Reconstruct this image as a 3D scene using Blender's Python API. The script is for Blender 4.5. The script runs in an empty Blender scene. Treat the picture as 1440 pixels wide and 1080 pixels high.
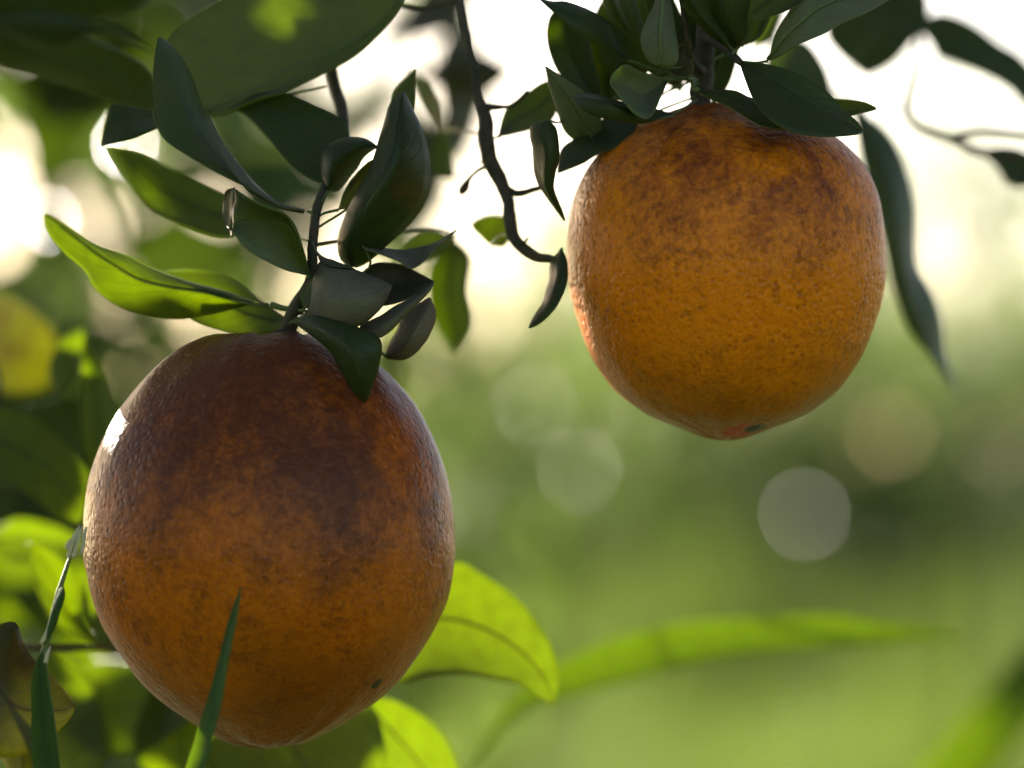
import bpy, math, random
from mathutils import Vector, Matrix, noise as mnoise
R = math.radians
sc = bpy.context.scene
col = sc.collection

# ------------------------------------------------------------------ camera, sky, sun, exposure
D = 0.946            # metres to the plane the fruit hang in
S = 0.0001577        # metres per photograph pixel in that plane (1440 px wide frame)
H = 1.30             # eye height
HORIZON = 620.0      # photograph row of the horizon (the camera is level, lens shifted up)
SUN_AZ, SUN_EL = -24.0, 14.5     # degrees: azimuth from the view direction (+Y), elevation
cam = bpy.data.cameras.new('camera')
cam.sensor_width = 36.0
cam.lens = 36.0 * D / (1440 * S)
cam.shift_y = (HORIZON - 540.0) / 1440.0
cam.clip_start = 0.02
cam.clip_end = 3000
cam.dof.use_dof = True
cam.dof.focus_distance = 0.936
cam.dof.aperture_fstop = 7.0
cam_o = bpy.data.objects.new('camera', cam)
col.objects.link(cam_o)
cam_o.location = (0, 0, H)
cam_o.rotation_euler = (R(90), 0, 0)
sc.camera = cam_o

SUN = Vector((math.sin(R(SUN_AZ)) * math.cos(R(SUN_EL)), math.cos(R(SUN_AZ)) * math.cos(R(SUN_EL)), math.sin(R(SUN_EL))))
world = bpy.data.worlds.new('World')
sc.world = world
world.use_nodes = True
wn = world.node_tree
bg = next(n for n in wn.nodes if n.type == 'BACKGROUND')
sky = wn.nodes.new('ShaderNodeTexSky')
sky.sky_type = 'NISHITA'
sky.sun_disc = False
sky.sun_elevation = R(SUN_EL)
sky.sun_rotation = R(SUN_AZ)
sky.air_density = 0.45
sky.dust_density = 0.7
sky.ozone_density = 1.0
wb = wn.nodes.new('ShaderNodeMix')          # daylight white balance of the whole sky
wb.data_type = 'RGBA'
wb.blend_type = 'MULTIPLY'
wb.inputs[0].default_value = 1.0
wb.inputs[7].default_value = (1.16, 1.0, 0.77, 1.0)
wn.links.new(sky.outputs[0], wb.inputs[6])
wn.links.new(wb.outputs[2], bg.inputs[0])
bg.inputs[1].default_value = 0.06
sl = bpy.data.lights.new('sun', 'SUN')
sl.energy = 5.0
sl.angle = R(0.5)
sl.color = (1.0, 0.90, 0.74)
sun_o = bpy.data.objects.new('sun', sl)
col.objects.link(sun_o)
sun_o.location = (-3, 8, 6)
sun_o.rotation_euler = SUN.to_track_quat('Z', 'Y').to_euler()
sc.view_settings.view_transform = 'Standard'
sc.view_settings.look = 'None'
sc.view_settings.gamma = 1.0
sc.view_settings.exposure = 2.4
sc.cycles.use_denoising = True
sc.cycles.max_bounces = 10
sc.cycles.diffuse_bounces = 5
sc.cycles.transmission_bounces = 6
sc.cycles.sample_clamp_indirect = 6.0
sc.cycles.caustics_reflective = False
sc.cycles.caustics_refractive = False

# ------------------------------------------------------------------ helpers
ZOFF = [0.0]      # extra depth of the spray being built (mm)
def P(x, y, d=0.0):
    """photograph pixel + depth offset (mm behind the fruit plane) -> a real point"""
    Y = D + (d + ZOFF[0]) / 1000.0
    k = S * Y / D
    return Vector(((x - 720.0) * k, Y, H + (HORIZON - y) * k))

def spline(pts, n, t0=0.0, t1=1.0):
    """n points evenly spaced along a Catmull-Rom curve through pts (tuples of any length)"""
    m = len(pts)
    if m == 2:
        dense = [tuple(a + (b - a) * i / 24 for a, b in zip(pts[0], pts[1])) for i in range(25)]
    else:
        q = [tuple(2 * a - b for a, b in zip(pts[0], pts[1]))] + list(pts) + [tuple(2 * a - b for a, b in zip(pts[-1], pts[-2]))]
        dense = []
        for i in range(m - 1):
            p0, p1, p2, p3 = q[i:i + 4]
            for k in range(12):
                t = k / 12
                dense.append(tuple(0.5 * (2 * b + (c - a) * t + (2 * a - 5 * b + 4 * c - e) * t * t + (3 * b - a - 3 * c + e) * t ** 3)
                                   for a, b, c, e in zip(p0, p1, p2, p3)))
        dense.append(tuple(pts[-1]))
    acc = [0.0]
    for a, b in zip(dense, dense[1:]):
        acc.append(acc[-1] + math.dist(a[:2], b[:2]) + 1e-9)
    out, j = [], 0
    for i in range(n):
        s = acc[-1] * (t0 + (t1 - t0) * i / (n - 1))
        while j < len(acc) - 2 and acc[j + 1] < s:
            j += 1
        f = (s - acc[j]) / (acc[j + 1] - acc[j])
        out.append(tuple(a + (b - a) * f for a, b in zip(dense[j], dense[j + 1])))
    return out

def link(name, me, parent=None, loc=(0, 0, 0)):
    o = bpy.data.objects.new(name, me)
    col.objects.link(o)
    o.location = loc
    if parent is not None:
        o.parent = parent
    return o

def tag(o, label=None, cat=None, group=None, kind=None):
    if label: o['label'] = label
    if cat: o['category'] = cat
    if group: o['group'] = group
    if kind: o['kind'] = kind
    return o

def thing(name, loc, label, cat, group=None):
    o = link(name, None, None, loc)
    o.empty_display_size = 0.02
    return tag(o, label, cat, group)

def mesh(name, v, f, mats, midx=None, smooth=True, uv=None):
    me = bpy.data.meshes.new(name)
    me.from_pydata([tuple(p) for p in v], [], f)
    for m in mats:
        me.materials.append(m)
    if midx:
        me.polygons.foreach_set('material_index', midx)
    if uv:
        l = me.uv_layers.new(name='UVMap')
        flat = []
        for poly in f:
            for i in poly:
                flat += uv[i]
        l.data.foreach_set('uv', flat)
    if smooth:
        me.polygons.foreach_set('use_smooth', [True] * len(f))
    me.update()
    return me

def tube_data(pts, radii, sides=10, rough=0.0, seed=0, cap=True):
    v, f = [], []
    n = len(pts)
    up = Vector((0.3, 0.9, 0.2)).normalized()
    for i, p in enumerate(pts):
        t = (pts[min(i + 1, n - 1)] - pts[max(i - 1, 0)]).normalized()
        a = t.cross(up).normalized()
        b = t.cross(a)
        for k in range(sides):
            an = 2 * math.pi * k / sides
            r = radii[i]
            if rough:
                r *= 1 + rough * mnoise.noise(Vector((math.cos(an) * 1.3, math.sin(an) * 1.3, i * 0.45 + seed)))
            v.append(p + (a * math.cos(an) + b * math.sin(an)) * r)
    for i in range(n - 1):
        for k in range(sides):
            k2 = (k + 1) % sides
            f.append((i * sides + k, i * sides + k2, (i + 1) * sides + k2, (i + 1) * sides + k))
    if cap:
        f.append(tuple(range(sides))[::-1])
        f.append(tuple((n - 1) * sides + k for k in range(sides)))
    return v, f

def tube(name, parent, pts, radii, mat, sides=10, rough=0.12, n=None, seed=0):
    """pts: real-space Vectors, smoothed; radii: one per control point (m)"""
    n = n or max(8, len(pts) * 5)
    ctrl = [tuple(p) + (r,) for p, r in zip(pts, radii)]
    # arc length on xz: spline() spaces by the first two entries, fine for evenly spread control points
    sm = spline([(c[0], c[2], c[1], c[3]) for c in ctrl], n)
    ps = [Vector((c[0], c[2], c[1])) for c in sm]
    rs = [max(c[3], 1e-5) for c in sm]
    org = ps[0].copy()
    v, f = tube_data([p - org for p in ps], rs, sides, rough, seed)
    me = mesh(name, v, f, [mat])
    return link(name, me, parent, org - (world_loc(parent) if parent else Vector()))

def world_loc(o):
    l = Vector(o.location)
    while o.parent:
        o = o.parent
        l += Vector(o.location)
    return l

# ------------------------------------------------------------------ materials
def nodes(name):
    m = bpy.data.materials.new(name)
    m.use_nodes = True
    nt = m.node_tree
    for n in list(nt.nodes):
        nt.nodes.remove(n)
    out = nt.nodes.new('ShaderNodeOutputMaterial')
    return m, nt, out

class NB:
    def __init__(s, nt): s.nt = nt
    def new(s, t, **kw):
        n = s.nt.nodes.new(t)
        for k, v in kw.items(): setattr(n, k, v)
        return n
    def put(s, sock, val):
        if isinstance(val, bpy.types.NodeSocket): s.nt.links.new(val, sock)
        else: sock.default_value = val
    def math(s, op, a, b=0.0, c=0.0, clamp=False):
        n = s.new('ShaderNodeMath', operation=op, use_clamp=clamp)
        s.put(n.inputs[0], a); s.put(n.inputs[1], b)
        if len(n.inputs) > 2: s.put(n.inputs[2], c)
        return n.outputs[0]
    def noise(s, vec, scale, detail=4, rough=0.55, dist=0.0):
        n = s.new('ShaderNodeTexNoise')
        s.put(n.inputs['Vector'], vec)
        n.inputs['Scale'].default_value = scale
        n.inputs['Detail'].default_value = detail
        n.inputs['Roughness'].default_value = rough
        n.inputs['Distortion'].default_value = dist
        return n.outputs[0]
    def vor(s, vec, scale, rnd=1.0):
        n = s.new('ShaderNodeTexVoronoi')
        s.put(n.inputs['Vector'], vec)
        n.inputs['Scale'].default_value = scale
        n.inputs['Randomness'].default_value = rnd
        return n.outputs['Distance']
    def step(s, x, lo, hi, a=0.0, b=1.0):
        n = s.new('ShaderNodeMapRange', interpolation_type='SMOOTHSTEP')
        s.put(n.inputs[0], x)
        n.inputs[1].default_value = lo; n.inputs[2].default_value = hi
        n.inputs[3].default_value = a; n.inputs[4].default_value = b
        return n.outputs[0]
    def mix(s, fac, a, b, mode='MIX'):
        n = s.new('ShaderNodeMix', data_type='RGBA', blend_type=mode)
        s.put(n.inputs[0], fac)
        s.put(n.inputs[6], a if isinstance(a, bpy.types.NodeSocket) else tuple(a) + (1,))
        s.put(n.inputs[7], b if isinstance(b, bpy.types.NodeSocket) else tuple(b) + (1,))
        return n.outputs[2]
    def bump(s, h, dist, strength=1.0, normal=None):
        n = s.new('ShaderNodeBump')
        n.inputs['Strength'].default_value = strength
        n.inputs['Distance'].default_value = dist
        s.put(n.inputs['Height'], h)
        if normal is not None: s.put(n.inputs['Normal'], normal)
        return n.outputs[0]
    def principled(s, color, rough, spec=0.5, normal=None, **kw):
        n = s.new('ShaderNodeBsdfPrincipled')
        s.put(n.inputs['Base Color'], color if isinstance(color, bpy.types.NodeSocket) else tuple(color) + (1,))
        s.put(n.inputs['Roughness'], rough)
        n.inputs['Specular IOR Level'].default_value = spec
        if normal is not None: s.put(n.inputs['Normal'], normal)
        return n.outputs[0]

def leaf_material(name, color, trans, tfac, rough, spec, vein, brown=None, brown_amt=0.0, vein_bump=0.00010, scale=1.0):
    m, nt, out = nodes(name)
    b = NB(nt)
    uvn = b.new('ShaderNodeUVMap').outputs[0]
    sep = b.new('ShaderNodeSeparateXYZ')
    nt.links.new(uvn, sep.inputs[0])
    u, v = sep.outputs[0], sep.outputs[1]
    au = b.math('ABSOLUTE', u)
    tc = b.new('ShaderNodeTexCoord').outputs['Object']
    wob = b.noise(tc, 120 * scale, 2)
    # side veins sweep forward from the midrib
    ph = b.math('ADD', b.math('SUBTRACT', b.math('MULTIPLY', v, 9.0), b.math('MULTIPLY', au, 2.6)), b.math('MULTIPLY', wob, 1.2))
    tri = b.math('PINGPONG', ph, 0.5)
    side = b.step(tri, 0.0, 0.10, 1.0, 0.0)
    side = b.math('MULTIPLY', side, b.step(au, 0.80, 1.0, 1.0, 0.0))
    rib = b.step(au, 0.02, 0.075, 1.0, 0.0)
    veins = b.math('MAXIMUM', b.math('MULTIPLY', side, 0.65), rib)
    mott = b.noise(tc, 260 * scale, 5, 0.6)
    big = b.noise(tc, 45 * scale, 3, 0.5)
    c = b.mix(b.math('MULTIPLY', b.step(big, 0.35, 0.65), 0.45), color, tuple(min(1, x * k) for x, k in zip(color, (1.6, 1.35, 1.2))))
    c = b.mix(b.math('MULTIPLY', b.step(mott, 0.45, 0.75), 0.35), c, tuple(x * 0.6 for x in color))
    oi = b.new('ShaderNodeObjectInfo').outputs['Random']
    c = b.mix(b.math('MULTIPLY', oi, 0.5), c, tuple(x * k for x, k in zip(color, (1.9, 1.45, 1.5))))
    c = b.mix(b.math('MULTIPLY', b.step(b.vor(tc, 330 * scale), 0.02, 0.16, 1.0, 0.0), b.math('MULTIPLY', b.step(big, 0.5, 0.7), 0.7)), c, (0.10, 0.075, 0.03))
    c = b.mix(b.math('MULTIPLY', veins, 0.75), c, vein)
    t = b.mix(b.math('MULTIPLY', b.step(mott, 0.35, 0.7), 0.35), trans, tuple(x * 0.65 for x in trans))
    t = b.mix(b.math('MULTIPLY', veins, 0.45), t, tuple(min(1, x * k) for x, k in zip(trans, (0.75, 0.62, 1.0))))
    if brown:
        bf = b.math('MULTIPLY', b.step(b.noise(tc, 70 * scale, 4, 0.6), 0.50, 0.68), brown_amt)
        c = b.mix(bf, c, brown)
        t = b.mix(bf, t, tuple(min(1, x * 1.2) for x in brown))
    hgt = b.math('ADD', b.math('MULTIPLY', veins, -0.6), b.math('MULTIPLY', mott, 0.5))
    nrm = b.bump(hgt, vein_bump * 2.2, 0.9)
    rg = b.math('ADD', rough, b.math('MULTIPLY', b.math('SUBTRACT', mott, 0.5), 0.25))
    p = b.principled(c, rg, spec, nrm)
    tr = b.new('ShaderNodeBsdfTranslucent')
    nt.links.new(t, tr.inputs[0])
    nt.links.new(nrm, tr.inputs[1])
    mx = b.new('ShaderNodeMixShader')
    mx.inputs[0].default_value = tfac
    nt.links.new(p, mx.inputs[1]); nt.links.new(tr.outputs[0], mx.inputs[2])
    nt.links.new(mx.outputs[0], out.inputs[0])
    return m

TOP = leaf_material('leaf_upper_side', (0.032, 0.046, 0.015), (0.50, 0.66, 0.006), 0.42, 0.50, 0.25, (0.055, 0.09, 0.03))
UND = leaf_material('leaf_under_side', (0.058, 0.075, 0.040), (0.70, 0.82, 0.02), 0.42, 0.62, 0.22, (0.10, 0.13, 0.07))
RIM = leaf_material('leaf_margin', (0.16, 0.18, 0.05), (0.75, 0.78, 0.25), 0.4, 0.5, 0.3, (0.2, 0.22, 0.08))
YTOP = leaf_material('old_leaf_upper_side', (0.05, 0.06, 0.012), (0.42, 0.46, 0.012), 0.40, 0.42, 0.4, (0.16, 0.13, 0.03), (0.20, 0.10, 0.012), 0.5)
YUND = leaf_material('old_leaf_under_side', (0.09, 0.095, 0.03), (0.66, 0.64, 0.04), 0.40, 0.55, 0.3, (0.2, 0.16, 0.06), (0.22, 0.09, 0.02), 0.7)
BTOP = leaf_material('brown_leaf_upper_side', (0.050, 0.055, 0.015), (0.24, 0.27, 0.02), 0.34, 0.5, 0.35, (0.12, 0.08, 0.03), (0.16, 0.075, 0.012), 0.55)
BUND = leaf_material('brown_leaf_under_side', (0.09, 0.075, 0.025), (0.5, 0.45, 0.06), 0.34, 0.6, 0.3, (0.15, 0.1, 0.04), (0.25, 0.10, 0.02), 0.85)
GRS = leaf_material('grass_blade_green', (0.035, 0.080, 0.030), (0.50, 0.66, 0.04), 0.38, 0.65, 0.10, (0.06, 0.13, 0.05))
DTOP = leaf_material('dry_leaf_upper_side', (0.055, 0.058, 0.038), (0.30, 0.34, 0.08), 0.18, 0.60, 0.25, (0.08, 0.085, 0.06), (0.09, 0.065, 0.04), 0.5)
DUND = leaf_material('dry_leaf_under_side', (0.140, 0.138, 0.092), (0.40, 0.42, 0.15), 0.18, 0.70, 0.2, (0.16, 0.155, 0.12), (0.13, 0.10, 0.07), 0.5)
PUND = leaf_material('pale_leaf_under_side', (0.105, 0.128, 0.072), (0.55, 0.72, 0.05), 0.30, 0.62, 0.22, (0.15, 0.17, 0.10))
KTOP = leaf_material('shaded_leaf_upper_side', (0.026, 0.042, 0.012), (0.38, 0.54, 0.015), 0.27, 0.46, 0.30, (0.05, 0.065, 0.03))  # darker, less translucent copy of the green leaf, shade put into its colour
KUND = leaf_material('shaded_leaf_under_side', (0.050, 0.064, 0.030), (0.55, 0.68, 0.03), 0.28, 0.60, 0.22, (0.085, 0.10, 0.06))
SETS = {'dark': (KTOP, KUND, RIM), 'pale': (TOP, PUND, RIM), 'dry': (DTOP, DUND, RIM), 'green': (TOP, UND, RIM), 'old': (YTOP, YUND, RIM), 'brown': (BTOP, BUND, RIM), 'grass': (GRS, GRS, GRS)}

def bark_material(name, c1, c2, scale, rough=0.75, bumpd=0.0006):
    m, nt, out = nodes(name)
    b = NB(nt)
    tc = b.new('ShaderNodeTexCoord').outputs['Object']
    n1 = b.noise(tc, scale, 6, 0.65, 0.6)
    n2 = b.noise(tc, scale * 5, 4, 0.6)
    c = b.mix(b.step(n1, 0.35, 0.65), c1, c2)
    c = b.mix(b.math('MULTIPLY', b.step(n2, 0.5, 0.8), 0.5), c, tuple(x * 0.4 for x in c1))
    nrm = b.bump(b.math('ADD', n1, b.math('MULTIPLY', n2, 0.4)), bumpd, 0.8)
    nt.links.new(b.principled(c, rough, 0.3, nrm), out.inputs[0])
    return m

TWIG = bark_material('green_brown_twig_bark', (0.045, 0.042, 0.020), (0.10, 0.075, 0.045), 300)
PETI = bark_material('petiole_green', (0.10, 0.15, 0.035), (0.16, 0.18, 0.05), 400, 0.5, 0.0002)
DRY = bark_material('dry_straw', (0.48, 0.40, 0.22), (0.62, 0.55, 0.34), 500, 0.6, 0.0002)
BARK = bark_material('trunk_bark', (0.10, 0.08, 0.055), (0.20, 0.17, 0.12), 30, 0.85, 0.004)

def foliage_material(name, c1, c2, trans, scale, tfac=0.45, rough=0.5, spec=0.25):
    m, nt, out = nodes(name)
    b = NB(nt)
    tc = b.new('ShaderNodeTexCoord').outputs['Object']
    n1 = b.noise(tc, scale, 3, 0.6)
    c = b.mix(b.step(n1, 0.35, 0.65), c1, c2)
    p = b.principled(c, rough, spec)
    tr = b.new('ShaderNodeBsdfTranslucent')
    nt.links.new(b.mix(b.step(n1, 0.3, 0.7), trans, tuple(x * 0.7 for x in trans)), tr.inputs[0])
    mx = b.new('ShaderNodeMixShader')
    mx.inputs[0].default_value = tfac
    nt.links.new(p, mx.inputs[1]); nt.links.new(tr.outputs[0], mx.inputs[2])
    nt.links.new(mx.outputs[0], out.inputs[0])
    return m
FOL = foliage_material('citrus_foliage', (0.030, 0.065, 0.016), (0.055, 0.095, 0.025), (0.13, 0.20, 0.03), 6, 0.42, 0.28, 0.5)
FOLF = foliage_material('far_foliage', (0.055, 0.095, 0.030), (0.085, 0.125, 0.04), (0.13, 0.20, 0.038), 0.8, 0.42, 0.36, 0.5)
GRASS = foliage_material('meadow_grass', (0.045, 0.080, 0.022), (0.08, 0.112, 0.034), (0.135, 0.195, 0.032), 0.35, 0.5)

def ground_material():
    m, nt, out = nodes('meadow_ground')
    b = NB(nt)
    tc = b.new('ShaderNodeTexCoord').outputs['Object']
    n1 = b.noise(tc, 0.35, 5, 0.6)
    n2 = b.noise(tc, 6.0, 5, 0.65)
    c = b.mix(b.step(n1, 0.35, 0.65), (0.06, 0.10, 0.025), (0.10, 0.13, 0.035))
    c = b.mix(b.math('MULTIPLY', b.step(n2, 0.45, 0.7), 0.6), c, (0.10, 0.085, 0.045))
    nt.links.new(b.principled(c, 0.9, 0.1, b.bump(n2, 0.05, 0.6)), out.inputs[0])
    return m

# ------------------------------------------------------------------ setting: ground, meadow, far trees
gm = mesh('ground', [(-900, -900, 0), (900, -900, 0), (900, 900, 0), (-900, 900, 0)], [(0, 1, 2, 3)], [ground_material()], smooth=False)
tag(link('ground', gm), kind='structure')

rnd = random.Random(11)
gv, gf = [], []
for i in range(60000):
    y = 9 + 30 * rnd.random() ** 0.9
    x = (rnd.random() - 0.5) * (8 + y * 0.5)
    pt = max(0.0, mnoise.noise(Vector((x * .55, y * .32, 3.0))) + .12)
    h = rnd.uniform(0.10, 0.30) * (1 + 5.0 * pt); w = rnd.uniform(0.006, 0.013); a = rnd.random() * math.pi
    lx, ly = rnd.gauss(0, 0.08), rnd.gauss(0, 0.08)
    k = len(gv)
    gv += [(x - w * math.cos(a), y - w * math.sin(a), 0.0), (x + w * math.cos(a), y + w * math.sin(a), 0.0), (x + lx, y + ly, h)]
    gf.append((k, k + 1, k + 2))
tag(link('grass', mesh('grass', gv, gf, [GRASS], smooth=False)), 'sunlit yellow green meadow grass below the far bushes', 'grass', kind='stuff')

def leaf_card(v, f, p, dirv, nrm, ln, w):
    s = dirv.cross(nrm).normalized()
    n = s.cross(dirv).normalized()
    k = len(v)
    v += [p, p + dirv * ln * .35 + s * w * .5 + n * w * .12, p + dirv * ln * .42 - n * w * .05, p + dirv * ln * .35 - s * w * .5 + n * w * .12,
          p + dirv * ln * .72 + s * w * .36 + n * w * .02, p + dirv * ln * .75 - n * w * .14, p + dirv * ln * .72 - s * w * .36 + n * w * .02, p + dirv * ln - n * w * .3]
    f += [(k, k + 1, k + 2), (k, k + 2, k + 3), (k + 1, k + 4, k + 5, k + 2), (k + 2, k + 5, k + 6, k + 3), (k + 4, k + 7, k + 5), (k + 5, k + 7, k + 6)]

def rdir(r):
    while True:
        q = Vector((r.uniform(-1, 1), r.uniform(-1, 1), r.uniform(-1, 1)))
        if 0.05 < q.length < 1: return q.normalized()

def far_tree(name, label, cat, base, h, cz, rad, nleaf, lsize, seed, mat, clumps=60, spread=0.22, group=None, trunk_r=0.05, keep=None):
    r = random.Random(seed)
    root = thing(name, base, label, cat, group)
    c0 = Vector((0, 0, cz))
    tr = [Vector((0, 0, -0.05)), Vector((0.03 * h, 0.02, cz * 0.5)), Vector((-0.02 * h, 0, cz)), Vector((0, 0.02, cz + rad[2] * 0.6))]
    sm = spline([(p.x + p.z * 1e-6, p.z, p.y) for p in tr], 12)
    v, f = tube_data([Vector((a, c, b_)) for a, b_, c in sm], [trunk_r * (1.15 - i / 12) for i in range(12)], 9, 0.2, seed)
    link('trunk', mesh('trunk', v, f, [BARK]), root)
    cs = []
    for i in range(clumps):
        q = rdir(r) * (0.45 + 0.55 * r.random() ** 0.5)
        cs.append(c0 + Vector((q.x * rad[0], q.y * rad[1], q.z * rad[2])))
    for i in range(6):
        e = cs[i]
        s0 = Vector((0, 0, cz * (0.55 + 0.1 * i % 0.5)))
        m_ = (s0 + e) / 2 + Vector((0, 0, -0.08 * h))
        v, f = tube_data([s0, m_, e], [trunk_r * .5, trunk_r * .3, trunk_r * .12], 6)
        link('limb', mesh('limb', v, f, [BARK]), root)
    v, f = [], []
    for i in range(nleaf):
        c = cs[r.randrange(len(cs))]
        p = c + Vector((r.gauss(0, spread), r.gauss(0, spread), r.gauss(0, spread * .8))) * rad[0]
        if p.z + base[2] < 0.03: continue
        if keep and not keep(p + Vector(base)): continue
        d = (rdir(r) + Vector((0, 0, -0.5))).normalized()
        leaf_card(v, f, p, d, (rdir(r) + Vector((0, 0, 0.9))).normalized(), lsize * r.uniform(.7, 1.25), lsize * .48)
    link('crown', mesh('crown', v, f, [mat], smooth=False), root)
    return root

def at(px, Y):    # ground position under a photograph column at distance Y
    return ((px - 720.0) * S * Y / D, Y, 0.0)

BUSHES = [  # px column, distance, crown half-width, crown half-height, centre height, leaves, label
    (560, 27, 1.9, 0.95, 0.95, 3600, 'blurred dull green bush far behind, beside the left orange'),
    (800, 33, 1.7, 1.05, 1.0, 3000, 'blurred pale green bush far behind, between the two oranges'),
    (985, 30, 1.5, 1.15, 1.1, 3200, 'blurred yellow green bush far behind, below the right orange'),
    (1200, 36, 1.8, 1.3, 1.25, 3400, 'blurred olive bush far behind, above the pinkish spot of light'),
    (1390, 29, 1.6, 1.2, 1.15, 2700, 'darkest blurred bush, at the right edge of the meadow'),
    (1640, 31, 1.9, 1.4, 1.3, 3000, 'blurred bush far behind, cut by the right edge of the photo'),
    (300, 31, 2.0, 1.3, 1.2, 3000, 'blurred bush far behind the larger left orange'),
]
for i, (px, Y, rx, rz, cz, nl, lab) in enumerate(BUSHES):
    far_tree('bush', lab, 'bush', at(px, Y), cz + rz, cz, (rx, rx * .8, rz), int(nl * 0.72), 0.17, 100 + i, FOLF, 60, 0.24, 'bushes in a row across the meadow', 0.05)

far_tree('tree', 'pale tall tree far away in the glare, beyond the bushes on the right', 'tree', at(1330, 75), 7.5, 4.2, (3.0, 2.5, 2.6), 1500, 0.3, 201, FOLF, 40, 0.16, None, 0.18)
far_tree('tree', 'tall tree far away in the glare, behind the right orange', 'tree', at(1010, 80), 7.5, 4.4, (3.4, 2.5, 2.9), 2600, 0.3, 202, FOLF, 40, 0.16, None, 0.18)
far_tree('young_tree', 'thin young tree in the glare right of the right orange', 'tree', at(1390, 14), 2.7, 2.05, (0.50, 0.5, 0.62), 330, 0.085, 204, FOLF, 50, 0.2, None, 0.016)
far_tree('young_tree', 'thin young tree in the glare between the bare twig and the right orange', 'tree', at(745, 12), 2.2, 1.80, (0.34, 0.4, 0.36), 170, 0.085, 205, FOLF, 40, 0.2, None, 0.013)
# neighbouring citrus tree behind, filling the left third
far_tree('citrus_tree', 'dark blurred citrus tree low behind the left orange', 'tree', (-0.66, 4.1, 0), 1.5, 0.98, (0.64, 0.5, 0.50), 2600, 0.085, 301, FOL, 70, 0.16, None, 0.035)
far_tree('citrus_tree', 'thin citrus tree behind the upper left leaves, sky showing through it', 'tree', (-0.47, 3.3, 0), 2.0, 1.50, (0.34, 0.4, 0.38), 1150, 0.08, 302, FOL, 44, 0.16, None, 0.03)

far_tree('citrus_sapling', 'blurred thin sapling between the oranges, bright sky spots in its crown', 'tree', at(705, 9), 1.75, 1.36, (0.36, 0.3, 0.30), 520, 0.075, 303, FOLF, 40, 0.2, None, 0.012)

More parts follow.
